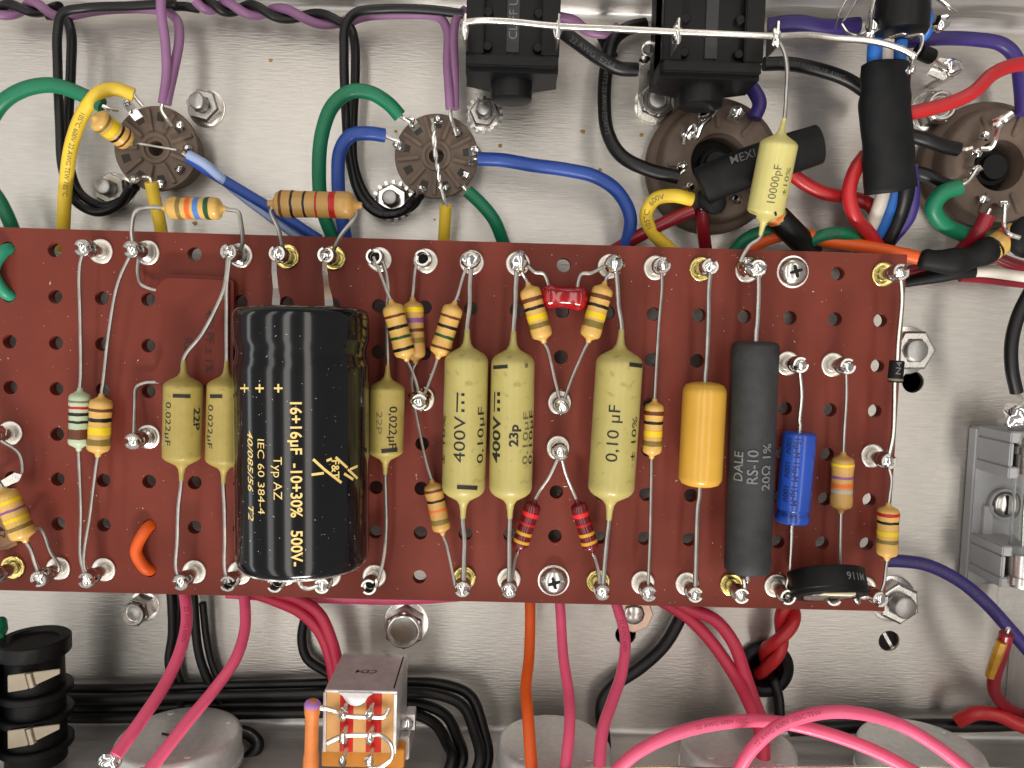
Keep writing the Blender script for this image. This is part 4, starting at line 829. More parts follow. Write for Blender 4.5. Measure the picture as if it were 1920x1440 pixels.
# bus wire
bare('bus_wire', 'thick bare silver bus wire soldered across both jack sockets', [(872, 42, 30), (900, 39, 30.5), (960, 41, 30.5), (1042, 49, 30), (1150, 54, 30), (1270, 60, 30), (1380, 65, 30), (1455, 68, 29.5), (1520, 66, 28.5), (1570, 72, 28), (1640, 78, 28), (1690, 92, 28), (1716, 106, 28)], .62, tinb, None, 'bare wire', 12)
# ---------------------------------------------------------------- sleeve bundle at right
mb = MB(); ctr = [W(1659, 120, 19), W(1659, 150, 19), W(1661, 220, 18.5), W(1666, 290, 17.5), W(1670, 356, 16)]; sp = smooth_path(ctr, 8)
mb.tube(sp, [mmpx(46, 18) * .72 * (.95 + .10 * i / len(sp)) * (1 + .05 * noise.noise(p * .35)) for i, p in enumerate(sp)], 40, False, 1.36)
for q in mb.v: q += noise.noise_vector(q * .22) * .35
sl_ = tag(obj('heat_shrink_sleeve', mb, shrink), 'wide black heat-shrink sleeve bundling blue, white and violet wires', 'heat shrink')
md = sl_.modifiers.new('s', 'SOLIDIFY'); md.thickness = .0007; md.offset = -1
for m, px_, w, lab in ((BLU2, 1640, 26, 'bright blue wire at the left of the sleeve mouth'), (WHT, 1662, 24, 'white wire between the blue ones in the sleeve mouth'), (BLU2, 1688, 22, 'bright blue wire right of the white one in the sleeve mouth')):
    wire(lab, m, w, [(px_ + 12, 30, 15), (px_ + 4, 62, 20), (px_, 95, 20), (px_, 140, 19), (px_ + 4, 200, 17)])
wire('white wire leaving the sleeve downwards under the board', WHT, 25, [(1664, 300, 14), (1656, 360, 13), (1640, 410, 10), (1610, 470, 5)])
wire('bright blue wire leaving the sleeve downwards beside the white one', BLU2, 24, [(1682, 300, 14), (1676, 360, 12), (1656, 420, 9), (1622, 478, 4)])
wire('thick black wire leaving the sleeve downwards between blue and indigo', BLK, 34, [(1694, 300, 14), (1697, 350, 13), (1686, 400, 10), (1650, 478, 5)])
wire('indigo wire leaving the sleeve downwards at its right side', IND, 25, [(1706, 310, 13), (1711, 360, 12), (1704, 405, 10), (1670, 450, 7), (1640, 490, 4)])
wire('indigo wire running along the rear wall and bending down at the right', IND, 25, [(1700, 78, 8), (1760, 72, 8), (1830, 74, 8), (1880, 84, 8), (1905, 110, 8), (1914, 160, 8), (1918, 215, 9)])
wire('indigo wire lying in the shadow behind the second jack', IND, 30, [(1440, 50, 5), (1490, 44, 6), (1550, 52, 6), (1610, 48, 6)])
wire('indigo wire dropping behind the second jack to the octal socket', IND, 26, [(1395, 150, 8), (1412, 168, 9), (1424, 195, 10), (1414, 222, 10)])
wire('red wire crossing over the locknut to the right edge', RED, 26, [(1690, 215, 17), (1735, 206, 17), (1790, 190, 17), (1826, 172, 17), (1860, 140, 16), (1895, 124, 15), (1940, 118, 14)])
wire('black wire from sleeve to the right octal socket, upper one', BLK, 26, [(1700, 252, 12), (1735, 262, 12.5), (1770, 274, 12), (1796, 280, 11.5)], [[(1794, 280, 11.5), (1812, 280, 11.5), (1824, 276, 12)]])
wire('black wire from sleeve passing low to the right octal socket, lower one', BLK, 25, [(1700, 318, 9), (1740, 330, 10), (1775, 348, 10), (1800, 350, 10.5)])
wire('green wire looping round the right octal socket', GREEN, 30, [(1800, 350, 14), (1768, 362, 13.5), (1750, 388, 12.5), (1766, 418, 11), (1806, 438, 9), (1860, 446, 7), (1935, 428, 5)], [[(1796, 352, 14), (1815, 340, 14), (1832, 316, 14)]])
wire('maroon wire from right octal socket crossing under the long heat-shrink', MAR, 28, [(1852, 402, 13), (1838, 430, 12), (1812, 460, 9), (1776, 492, 6), (1700, 512, 4)], [[(1850, 404, 13), (1856, 392, 13)]])
wire('maroon wire from right octal socket curving to the right edge', MAR, 24, [(1850, 416, 8), (1842, 450, 6), (1862, 478, 5), (1895, 494, 5), (1940, 506, 5)])
axial('resistor', 'tan resistor poking out of the long heat-shrink at right', 'resistor', (1842, 478, 13), (1905, 436, 13), 46, tanm, 'can', [(.30, .36, 'black'), (.58, .66, 'orange')])
mb = MB(); sp = smooth_path([W(1724, 484, 11), W(1745, 488, 12), (W(1790, 490, 12.5)), W(1830, 480, 13), W(1862, 464, 13)], 8); mb.tube(sp, [mmpx(q, 12) for q in [14 + 9 * min(1, i / 10) + 2.5 * math.sin(i * .5) for i in range(len(sp))]], 24)
tag(obj('heat_shrink_tube', mb, shrink), 'long black heat-shrink joining the orange wire to a tan resistor', 'heat shrink')
mb = MB(); sp = smooth_path([W(1690, 532, 5), W(1740, 522, 7), W(1790, 512, 9), W(1826, 508, 9.5)], 8); mb.tube(sp, [mmpx(q, 8) for q in [8 + 5 * min(1, i / 12) for i in range(len(sp))]], 24)
tag(obj('heat_shrink_tube', mb, shrink), 'thin black heat-shrink ending in a white wire beside the board corner', 'heat shrink')
wire('white wire from the thin heat-shrink to the right edge', WHT, 20, [(1815, 509, 9.5), (1850, 510, 9.5), (1890, 515, 9), (1940, 522, 9)])
wire('maroon wire just below the white wire at the right edge', MAR, 17, [(1800, 520, 6), (1850, 524, 6), (1900, 530, 6), (1940, 534, 6)])
c = W(1925, 445, 15); t = thing('ceramic_disc', Vector((c.x, c.y, 10)), 'black disc component with a bent lead at the right edge', 'capacitor')
obj('body', MB().blob(c, 4.0, 4, (1, 1.1, .6), .06, 3), shrink, t); bare('lead', None, [(1884, 384, 14), (1883, 425, 15), (1890, 438, 17), (1912, 446, 17.6)], .5, tinb, t)
wire('black wire curving down the right edge to the fuse holder', BLK, 24, [(1935, 540, 20), (1910, 590, 19), (1897, 640, 18), (1897, 690, 17), (1906, 735, 16)], [[(1906, 733, 16), (1915, 748, 15)]])
wire('indigo printed wire curving from under the board past the large nut', IND, 25, [(1640, 1052, 8), (1690, 1052, 8.5), (1740, 1060, 9), (1800, 1090, 10), (1850, 1132, 11), (1890, 1176, 12), (1945, 1240, 13)], prt=('22 AWM 1015 VW1 E258 AWM 22 VL', 1.6, 6, WP, False))
wire('red and amber varnished wire end standing at the right chassis end', MAR, 24, [(1887, 1188, 20), (1876, 1230, 18), (1864, 1270, 15), (1866, 1300, 12), (1895, 1330, 8), (1945, 1352, 5)], [[(1887, 1190, 20), (1891, 1178, 21)]])
bare('varnish_patch', 'amber varnish patch on the red wire end at the right', [(1879, 1202, 19.9), (1868, 1232, 18.4), (1857, 1266, 15.5)], 1.15, amber, None, 'varnish')
wire('red wire lying in the corner by the right pot', RED, 28, [(1795, 1352, 6), (1830, 1337, 8), (1870, 1340, 9), (1905, 1356, 10), (1945, 1372, 11)])
# ---------------------------------------------------------------- lower wiring
wire('pink wire rising from board edge to the left pot, left of the pair', PINK, 23, [(338, 1075, 6), (347, 1120, 8), (350, 1165, 11), (338, 1220, 16), (312, 1278, 22), (272, 1340, 29), (216, 1418, 36)], prt=('22 AWG 600V', 1.4, 8, pinkink, False))
wire('pink wire rising from board edge across the left pot, right of the pair', PINK, 22, [(452, 1080, 6), (459, 1130, 8), (459, 1180, 12), (442, 1235, 18), (404, 1290, 24), (350, 1355, 31), (276, 1450, 38)])
wire('pink wire fanning down to the slide switch, outer curve', ROSE, 22, [(470, 1110, 6), (520, 1128, 7), (566, 1150, 8), (600, 1186, 9), (618, 1230, 10), (628, 1290, 10)])
wire('pink wire fanning down to the slide switch, inner curve', ROSE, 22, [(520, 1110, 8), (562, 1124, 9), (598, 1150, 10), (620, 1195, 11), (634, 1250, 11), (640, 1300, 11)])
wire('pink wire running straight along under the lower board edge', PINK, 20, [(425, 1112, 5.5), (520, 1118, 5), (640, 1122, 5), (760, 1124, 5), (860, 1118, 5)])
wire('black wire beside the left pink wire going down to the floor bundle', BLK, 17, [(318, 1090, 5), (322, 1130, 5), (323, 1190, 4), (317, 1240, 3.5), (328, 1290, 3), (350, 1340, 3)])
wire('black wire left of its twin under the left pink wire', BLK, 16, [(336, 1090, 4), (334, 1140, 3.4), (331, 1200, 2.6), (330, 1250, 2.4), (345, 1300, 2)])
wire('black wire between the two rising pink wires', BLK, 17, [(362, 1100, 4), (366, 1170, 4), (374, 1230, 3.5), (392, 1280, 3), (420, 1330, 2.5)])
wire('black wire right of its twin between the pink wires', BLK, 14, [(380, 1130, 3), (388, 1200, 2.4), (400, 1250, 2), (430, 1310, 2)])
for i, (y0, z, y1, lab) in enumerate(((1276, 3, 1282, 'topmost black wire of the bundle along the front wall'), (1294, 6, 1300, 'second black wire of the bundle along the front wall'), (1312, 2.5, 1318, 'third black wire of the bundle along the front wall'), (1330, 4, 1334, 'lowest black wire of the bundle along the front wall'))):
    xe = (905, 890, 858, 838)[i]
    wire(lab, BLK, 21, [(100, y0 + 16, z), (220, y0 + 16, z), (400, y0 + 10, z), (600, y0 + 6, z), (720, y0 + 4, z), (xe - 70, y1 + 2, z + 1), (xe - 22, y1 + 24, z + 3), (xe, 1364 + i * 10, z + 7), (xe + 10, 1420, z + 11), (xe - 6, 1470, z + 14)], group='black bundle along the front wall')
wire('black wire hooking round beside the pink fan', BLK, 18, [(590, 1120, 4), (572, 1160, 3), (566, 1200, 2.6), (576, 1235, 2.6), (615, 1262, 2.6), (650, 1290, 3)])
wire('black cable curling beside the left pot', BLK, 24, [(440, 1368, 10), (470, 1378, 10), (484, 1396, 11), (468, 1418, 12), (420, 1440, 14)])
wire('orange wire rising to the front of the pot below the cross-head screw', ORG, 22, [(992, 1090, 7), (994, 1150, 9), (992, 1230, 15), (986, 1290, 22), (990, 1345, 28), (998, 1460, 35)])
wire('pink wire right of the orange one, rising to the same pot', PINK, 21, [(1046, 1090, 7), (1051, 1150, 9), (1056, 1230, 15), (1066, 1300, 22), (1068, 1360, 29), (1058, 1460, 36)])
wire('pink wire passing over the dark hole towards the middle pot', PINK, 22, [(1140, 1090, 6), (1158, 1140, 8), (1172, 1195, 12), (1166, 1260, 18), (1148, 1315, 24), (1130, 1370, 30), (1122, 1465, 37)], prt=('22 AWG 600V', 1.3, 9, pinkink, False))
wire('black wire sweeping under the pink wire down to the front wall', BLK, 25, [(1290, 1120, 5), (1272, 1165, 4), (1245, 1210, 3.5), (1200, 1252, 3), (1150, 1286, 3), (1130, 1315, 4), (1134, 1400, 6)])
wire('rose wire curving down past the grommet, upper of two', ROSE, 25, [(1245, 1115, 6), (1295, 1142, 7), (1340, 1162, 9), (1375, 1205, 11), (1396, 1262, 12), (1412, 1310, 13), (1440, 1380, 14)])
wire('rose wire curving down past the grommet, lower of two', ROSE, 25, [(1238, 1125, 5), (1290, 1158, 6), (1336, 1206, 8), (1378, 1268, 12), (1410, 1330, 18), (1428, 1380, 22), (1432, 1460, 26)])
twisted(('red wire of the twisted pair dropping into the grommet', 'second red wire of the twisted pair dropping into the grommet'), (RED, RED), 24, [(1482, 1120, 6), (1476, 1160, 7), (1458, 1205, 6), (1436, 1240, 2), (1428, 1268, -6)], 1.35, 'twisted red wires')
wire('black wire leaving the grommet towards the front wall', BLK, 20, [(1446, 1262, -3), (1452, 1278, 1), (1460, 1310, 2), (1462, 1360, 3)])
wire('pink wire looping low from the middle pots to the right pot', PINK, 25, [(1140, 1462, 36), (1190, 1414, 37), (1260, 1378, 37), (1350, 1356, 36), (1440, 1352, 35), (1540, 1372, 36), (1640, 1408, 37), (1740, 1462, 38)], prt=('22 AWG 600V 105C', 1.2, 20, pinkink, False))
wire('pink wire looping high over its twin to the right pot', PINK, 25, [(1372, 1468, 38), (1410, 1405, 40), (1460, 1362, 41), (1530, 1338, 41), (1600, 1336, 41), (1680, 1356, 40), (1750, 1395, 40), (1840, 1465, 40)], prt=('22 AWG 600V 105C TEW', 1.2, 10, pinkink, False))
wire('black wire along the front wall behind the right pot', BLK, 26, [(1480, 1368, 4), (1600, 1362, 4), (1720, 1360, 4), (1820, 1360, 4), (1945, 1356, 4)])
for x_, y_ in ((205, 1428), (276, 1452)): tag(obj('solder_blob', MB().blob(W(x_, y_, 36), 1.6, x_, (1.3, 1, .8), .4, 3), solder), 'solder blob at the end of the ' + ('left' if x_ < 250 else 'right') + ' pink wire on the left pot', 'solder')
bare('bus_wire', 'bare silver bus wire across the tops of the pots at the front', [(1000, 1447, 36), (1120, 1443, 36), (1240, 1440, 36), (1330, 1443, 36), (1500, 1442, 36), (1700, 1440, 36), (1960, 1446, 36)], .5, tinb)

# ---------------------------------------------------------------- jack sockets on the rear wall
def jack(x0, x1, yb, label, txt):
    zt = 24; A_, B_ = W(x0, yb, zt), W(x1, yb, zt); xa, xb = A_.x, B_.x; ye = (A_.y + B_.y) / 2; yw = YR; t = thing('jack_socket', Vector(((xa + xb) / 2, ye, 9)), label, 'jack', 'jack sockets on the rear wall')
    w = xb - xa; xm = (xa + xb) / 2
    fr = MB(); rw = w * .19
    fr.box((xa, ye + 2.1, 15), (xa + rw, yw - .05, zt)); fr.box((xb - rw, ye + 2.1, 15), (xb, yw - .05, zt)); fr.box((xa + .2, ye, 17.5), (xb - .2, ye + 2.09, zt - .01))
    obj('frame', fr, blackpl, t, bevel=.25)
    z0 = 11
    poly = [(xa, 22), (xa, 16), (xa - .3, 12.5), (xm - w * .25, 9.5), (xm + w * .25, 9.5), (xb + .3, 12.5), (xb, 16), (xb, 22)]
    mb = MB(); n = len(poly)
    for y in (ye - .6, yw - .1):
        for x, z in poly: mb.v.append(Vector((x, y, z if y < ye else z)))
    mb.bridge(0, n, n); mb.cap(0, n, True); mb.cap(n, n); obj('lower_housing', mb, blackpl, t, smooth=False)
    obj('barrel', MB().lathe(Vector((xm, yw - .2, 17.5)), Vector((0, -1, 0)), [(0, 4.6), (yw - ye - 1, 4.6)], 32), blackpl, t)
    obj('end_cap', MB().lathe(Vector((xm, ye + 1, 15.6)), Vector((0, -1, 0)), [(0, w * .235), (4.6, w * .235), (5.1, w * .225), (5.3, w * .20), (5.3, .1)], 40), blackpl, t)
    pl = obj('name_strip', MB().box((xm - 1.2, ye + 3.2, 21.7), (xm + 1.2, yw - .2, 22.35)), mat('black_strip', (.03, .03, .03), .5), t, smooth=False)
    if txt: print_flat(txt, 2.4, Vector((xm, (ye + 3.2 + yw) / 2 - .6, 22.36)), Vector((0, 1, 0)), ZU, greyp, pl, .0)
    for sx in (-1, 1):
        for dy in (4.0, 10.5):
            obj('latch', MB().lathe(Vector((xm + sx * (w * .27), ye + dy, 17)), ZU, [(0, .95), (6.0, .95), (6.2, .8), (6.2, .05)], 20), blackpl, t)
        obj('contact_spring', MB().box((xm + sx * w * .215 - .12, ye + 3.2, 14), (xm + sx * w * .215 + .12, ye + 9, 21)), tin, t, smooth=False)
    return t
j1 = jack(872, 1048, 124, 'black jack socket marked CLIFF UK under the bus wire', 'CLIFF UK')
j2 = jack(1240, 1430, 136, 'black jack socket behind the hanging capacitor lead', '')
for px, py, par in ((873, 52, j1), (1047, 52, j1), (1270, 60, j2), (1455, 66, j2)):
    p = W(px, py, 29.5); lg = MB(); lg.box((p.x - .18, p.y - 2.6, p.z - 5), (p.x + .18, p.y + 2.2, p.z + 1.2)); obj('solder_lug', lg, tinb, par, bevel=.1)
    obj('solder_joint', MB().blob(p + Vector((-.1, -.4, 0)), 1.25, px, (.75, 1.5, .9), .3, 3), solder, par)
# lug bolted left of the octal socket
c = W(1212, 120, 6); t = thing('solder_lug_terminal', Vector((c.x, c.y - 4, .6)), 'tinned solder lug under the locknut with a round eyelet', 'solder lug')
q = [W(x, y, 2.2) for x, y in ((1196, 215), (1200, 130), (1205, 112), (1228, 115), (1232, 150), (1262, 200), (1240, 228), (1212, 228))]; obj('tongue', MB().prism(q, .62, 1.3), tinb, t, smooth=False)
obj('upright', MB().box((c.x - 1.1, c.y - .2, 1.0), (c.x + 1.1, c.y + .2, 9)), tinb, t, smooth=False)
obj('solder_joint', MB().blob(W(1208, 112, 11), 1.1, 3, (1, 1, 1), .4, 2), solder, t); e = W(1222, 92, 12); mb = MB(); mb.tube([e + Vector((math.cos(a) * 1.9, math.sin(a) * 1.2, math.sin(a) * .6)) for a in [2 * math.pi * k / 20 for k in range(21)]], .38, 8, False); obj('eyelet', mb, tinb, t)
# switched connector at top right
t = thing('rear_connector', W(1690, 40, 8), 'black cylindrical rear connector with tinned lugs above the sleeve', 'connector')
a0, a1 = W(1690, 63, 24), W(1690, 63, 24); a0 = Vector((a0.x, YR, 24)); L_ = (YR - a1.y); obj('barrel', MB().lathe(a0, Vector((0, -1, 0)), [(0, 4.9), (L_ - .6, 4.9), (L_ - .1, 4.6), (L_, 4.2), (L_, .1)], 40), blackpl, t)
for pts, w in (([(1592, -10, 24), (1572, 28, 24), (1566, 52, 22)], 8), ([(1606, 0, 23), (1586, 34, 23), (1580, 40, 23)], 6), ([(1640, -5, 26), (1634, 18, 26), (1630, 60, 24)], 16), ([(1755, -5, 25), (1775, 10, 25), (1790, 22, 24)], 12), ([(1782, 30, 24), (1765, 45, 23), (1748, 52, 23)], 12), ([(1700, 68, 28), (1728, 66, 28), (1726, 90, 28), (1712, 112, 28), (1706, 130, 27)], 10), ([(1670, 70, 25), (1690, 64, 26.5), (1712, 68, 27)], 14)):
    sp = smooth_path([PT(p) for p in pts], 7); mb = MB(); mb.tube(sp, mmpx(w / 2, 25), 10, True, .5); obj('lug', mb, tinb, t)
obj('ring', MB().tube(smooth_path([W(1578, 44, 21), W(1590, 60, 21), W(1612, 66, 21), W(1626, 58, 21)], 8), .35, 8), tin, t)
for x, y, z, r in ((1708, 130, 26.6, .95), (1712, 106, 28, .8), (1765, 44, 23, 1.5), (1636, 50, 24, 1.4), (1632, 62, 23.5, 1.1)): obj('solder_joint', MB().blob(W(x, y, z), r, x, (1, 1.1, .8), .4, 2), solder, t)
wire('pale blue wire end at the right lug of the rear connector', BLU2, 18, [(1738, 20, 14), (1742, 45, 14), (1738, 60, 13), (1728, 72, 12)])
# tag with black lead right of it
t = thing('tag_terminal', W(1775, 130, 3), 'tinned tag terminal with black sleeved lead below the rear wall', 'solder lug')
mb = MB(); q = [W(x, y, 8) for x, y in ((1738, 138), (1762, 108), (1790, 112), (1800, 125), (1788, 142), (1768, 150))]; mb.prism(q[::-1], 7.4, 8); obj('tag', mb, steel, t, smooth=False)
obj('foot', MB().box((W(1765, 150, 4).x - 1, W(1765, 150, 4).y - .5, .3), (W(1765, 150, 4).x + 1, W(1765, 150, 4).y + .3, 7.5)), steel, t, smooth=False)
obj('solder_joint', MB().blob(W(1784, 126, 8.6), 1.7, 9, (1.2, 1, .6), .5, 3), solder, t)
obj('sleeve', MB().tube([W(1722, 96, 12), W(1746, 106, 10.5)], 1.6, 16), blackpl, t); bare('lead', None, [(1742, 104, 10.6), (1758, 118, 9.5), (1775, 126, 9)], .5, tinb, t)

# ---------------------------------------------------------------- pots on the front wall
def pot(px, ytop, w, label, mark=False):
    # ytop = photo y where the bottom of the can's back shows
    R = mmpx(w / 2, 19); zc = 6.5 + R; yb = W(px, ytop, 6.5).y; x = W(px, ytop + 60, zc).x; c = Vector((x, yb, zc)); dp = yb - YF - .3
    t = thing('potentiometer', Vector((x, yb - dp / 2, 6.5)), label, 'potentiometer', 'pots on the front wall')
    b = obj('can', MB().lathe(c, Vector((0, -1, 0)), [(0, .1), (0, R * .88), (.12, R * .93), (.5, R * .975), (1.1, R), (dp - 1.2, R), (dp - 1.0, R * 1.03), (dp, R * 1.03), (dp, .1)], 64), canm, t, ang=30)
    for k in range(4):
        a = math.radians(45 + 90 * k + px % 17); e = c + Vector((math.cos(a) * R * .8, .02, math.sin(a) * R * .8))
        obj('stamped_dimple', MB().lathe(e, Vector((0, 1, 0)), [(-.1, .9), (.12, .7), (.16, .1)], 14), canm, b)
    tabs = MB()
    for k in (-1, 0, 1): tabs.box((x + k * 4 - .9, YF + 1.6, zc + R - 1), (x + k * 4 + .9, YF + 2.1, zc + R + 5))
    obj('terminal_tags', tabs, tinb, t, smooth=False)
    if mark:
        s_ = [c + Vector((dx, .06, dz)) for dx, dz in ((-3.4, .4), (-1.6, .9), (.2, .6), (-.6, -.8), (-1.6, -1.8), (-1.2, -3.0))]; obj('pen_mark', MB().tube(smooth_path(s_, 6), .28, 6), inkm, b)
pot(336, 1320, 230, 'silver pot crossed by two pink wires left of the slide switch', True)
pot(1038, 1336, 220, 'silver pot below the orange wire')
pot(1384, 1340, 220, 'silver pot under the crossing pink loops')
pot(1726, 1343, 230, 'silver pot at the right end of the pink loops')
# black stacked jack at lower left
x = W(64, 1300, 19).x; zc = 18.5; t = thing('stacked_jack', Vector((x, W(64, 1250, 10).y, 10)), 'black jack socket with stacked collars and brass contacts on the front wall', 'jack')
y0 = W(60, 1192, 18).y; R = 6.8
ys = [W(64, y, 24).y for y in (1232, 1315, 1360, 1418)]
obj('barrel', MB().lathe(Vector((x, y0 - 1, zc)), Vector((0, -1, 0)), [(0, R * .8), (y0 - YF - 1.2, R * .86)], 40), blackpl, t)
obj('end_collar', MB().lathe(Vector((x, y0, zc)), Vector((0, -1, 0)), [(.6, .1), (.6, R * .66), (0, R * .72), (0, R * .95), (.3, R), (3.2, R), (3.5, R * .96), (3.5, .1)], 48), blackpl, t)
for y in ys[1:]: obj('collar', MB().lathe(Vector((x, y + .7, zc)), Vector((0, -1, 0)), [(0, .1), (0, R * 1.0), (.25, R * 1.04), (1.4, R * 1.04), (1.6, R), (1.6, .1)], 48), blackpl, t)
obj('flange', MB().box((x - R - 3, YF + 1.7, zc - 3), (x - R + 1.5, y0 - 5, zc + 8)), blackpl, t, bevel=.3)
for ya, yb in ((1268, 1300), (1372, 1406)):
    p0 = W(12, ya, 26.5); p1 = W(12, yb, 26.5); q = MB(); z = 26.2
    q.prism([Vector((p0.x, p1.y, 0)), Vector((p0.x + 3.6, p1.y + .7, 0)), Vector((p0.x + 10.4, p0.y + .6, 0)), Vector((p0.x + 10.4, p0.y + 1.6, 0)), Vector((p0.x, p0.y, 0))], z - .35, z); c_ = obj('contact', q, brass, t, bevel=.1)
    obj('contact_roll', MB().lathe(Vector((p0.x + 4.2, p0.y + .6, z - .3)), Vector((.25, -1, 0)), [(0, .9), (p0.y - p1.y - .6, .9)], 16), brass, t)
tag(obj('insulated_wire', MB().tube([W(-6, 1195, 20), W(2, 1180, 18), W(0, 1165, 16)], 1.3, 12), GREEN), 'green wire end showing above the stacked jack at the left edge', 'wire')
# ---------------------------------------------------------------- slide switch
zt = 31.5; p = [W(612, 1297, zt), W(738, 1298, zt), W(738, 1412, zt), W(612, 1414, zt)]; xa, xb = (p[0].x + p[3].x) / 2, (p[1].x + p[2].x) / 2; yt, yb = p[0].y, p[2].y
t = thing('slide_switch', Vector(((xa + xb) / 2, (yt + yb) / 2, 14)), 'slide switch with metal shell, tan terminal plate and red epoxy stripes', 'switch')
shellm = mat('switch_shell_steel', (.70, .68, .68), .42, .7, .12, 500, .05, 900)
sh = obj('shell', MB().box((xa - .3, yt, 15), (xb + .6, yt + .5, zt + .3)).box((xb + .05, yb, 15), (xb + .6, yt - .01, zt + .4)).box((xa - .6, yb, 15), (xa - .05, yt - .01, zt + .3)), shellm, t, bevel=.1)
ct = W(668, 1292, zt); obj('shell_tab', MB().prism([Vector((ct.x + dx, yt + .2 - dy, 0)) for dx, dy in ((-3.4, 0), (-2.4, .7), (-1.8, 1.8), (-.9, 2.4), (0, 2.6), (.9, 2.4), (1.8, 1.8), (2.4, .7), (3.4, 0))], zt + .32, zt + .7), shellm, sh, smooth=False)
print_flat('CD4', 2.3, Vector(((xa + xb) / 2 - .2, yt + .5, 23.5)), Vector((-1, 0, 0)), Vector((0, 1, 0)), inkm, sh, .005, .15)
obj('seam', MB().box((xb - .35, yt + .45, 16), (xb - .05, yt + .53, zt - 1)), void, sh, smooth=False)
pw = xb - xa; pl = obj('terminal_plate', MB().box((xa, yb, 20), (xb, yt - .02, zt)), pheno, t, smooth=False)
for f0, f1 in ((.20, .40), (.59, .82)): obj('epoxy_strip', MB().box((xa + pw * f0, yb + .05, zt - 1), (xa + pw * f1, yt - .1, zt + .12)), epoxr, t, bevel=.1)
for px in (643, 693):
    for py in (1340, 1384, 1426):
        q = W(px, py, zt + 2.6); obj('terminal', MB().tube([Vector((q.x + .2, q.y + 1.1, zt - .3)), q, q + Vector((-.1, -.6, .5))], [.5, .45, .2], 8), tinb, t); obj('solder_joint', MB().blob(q, .95, px + py, (.9, 1.3, .9), .4, 2), solder, t)
for pts in ([(598, 1328, zt + 2.6), (622, 1330, zt + 2.6), (640, 1340, zt + 2.6), (690, 1344, zt + 2.6), (722, 1342, zt + 2.6), (730, 1328, zt + 2)], [(614, 1392, zt + 2.6), (640, 1380, zt + 2.6), (690, 1378, zt + 2.6), (712, 1378, zt + 2.8), (732, 1394, zt + 3), (734, 1420, zt + 3), (716, 1436, zt + 3), (690, 1442, zt + 3)]): bare('jumper', None, pts, .42, tinb, t)
obj('base_plate', MB().box((xa - 1.2, yb - 4, zt - 6), (xb + 2.0, yb - .05, zt - 1.5)), orangepl, t, bevel=.2)
q = W(758, 1385, 27); obj('bracket', MB().box((xb + .62, yb - 4, 14), (xb + 2.6, yb + .8, 27)), shellm, t, bevel=.2); obj('bracket_tab', MB().box((xb + .62, yb + 1.0, 24), (xb + 3.4, yb + 4.2, 24.6)), shellm, t, smooth=False); obj('solder_joint', MB().blob(Vector((xb + 1.9, yb + 2.6, 25.0)), 1.2, 2, (1, 1.2, .8), .4, 2), solder, t)
obr = mat('orange_brown_coat', srgb(206, 120, 56), .30, 0, .12, 200, .05, 400, coat=.3)
dg = axial('resistor', 'orange-brown dogbone resistor with lilac end beside the slide switch', 'resistor', (586, 1312, 35), (582, 1455, 35), 31, obr, [(0, .5), (.02, .8), (.05, .98), (.1, 1.0), (.17, .97), (.22, .85), (.5, .84), (.68, .86), (.74, .98), (.9, 1), (1, .8)], [(.0, .085, 'lilac')])
bare('lead', None, [(598, 1325, 35), (612, 1328, 34.6), (630, 1333, 34.3)], .42, tinb, dg['t'])
# ---------------------------------------------------------------- fuse holder
zf = 9.0; t = thing('fuse_holder', W(1880, 950, 0), 'grey plastic fuse holder bolted to the floor at the right edge', 'fuse holder')
A_, B_ = W(1826, 800, 2), W(1826, 1092, 2); xl = A_.x; xr = xl + 26
obj('base', MB().box((xl, B_.y, .02), (xr, A_.y, 3.2)), greypl, t, bevel=.4)
ins_ = obj('recess_plate', MB().box((xl + 2.6, W(0, 1008, 3).y, 3.21), (xr - 1, W(0, 898, 3).y, 3.6)), greypl, t, smooth=False)
obj('raised_strip', MB().box((xl + 2.4, W(0, 1006, 3).y + .2, 3.22), (xl + 4.6, W(0, 898, 3).y - .2, 4.3)), greypr, t, bevel=.1)
for ya, yb in ((806, 892), (1018, 1094)):
    y1, y0 = W(1850, ya, 12).y, W(1850, yb, 12).y; h = 14.5; wx = 8.2; ym = (y0 + y1) / 2; hh = (y1 - y0) * .26
    mb = MB(); mb.box((xl + .4, y0, 3), (xl + wx, ym - hh, h)); mb.box((xl + .4, ym + hh, 3), (xl + wx, y1, h)); mb.box((xl + 5.6, ym - hh, 3), (xl + wx, ym + hh, h)); mb.box((xl + .4, ym - hh, 3), (xl + 1.3, ym + hh, h))
    obj('clip_tower', mb, greypl, t, bevel=.25); obj('tower_pocket', MB().box((xl + 1.31, ym - hh + .01, 3.3), (xl + 5.58, ym + hh - .01, h - 1.6)), void, t, smooth=False)  # pocket is a black block painting the shade of the well
c = W(1882, 945, 4); g = Vector((c.x, c.y, 3.6)); h_ = obj('mounting_screw', MB().lathe(g, ZU, [(0, 2.7), (.6, 2.7), (1.3, 2.2), (1.6, 1.2), (1.7, .05)], 32), steel, t); obj('screw_slot', MB().box((g.x - .25, g.y - 2.2, g.z + 1.3), (g.x + .25, g.y + 2.2, g.z + 1.72)), void, h_, smooth=False)
obj('screw_well', MB().lathe(g, ZU, [(0, 3.6), (.9, 3.6), (1.0, 3.3), (1.0, 3.05), (0, 3.0)], 36, False), greypl, t)
zx = 14; xf = W(1926, 950, zx).x; fu = thing('glass_fuse', Vector((xf, W(1926, 950, zx).y, zx - 3)), 'glass tube fuse with metal end caps in the grey holder', 'fuse')
ya, yb, yc, yd = (W(1926, q, zx).y for q in (820, 888, 1038, 1096))
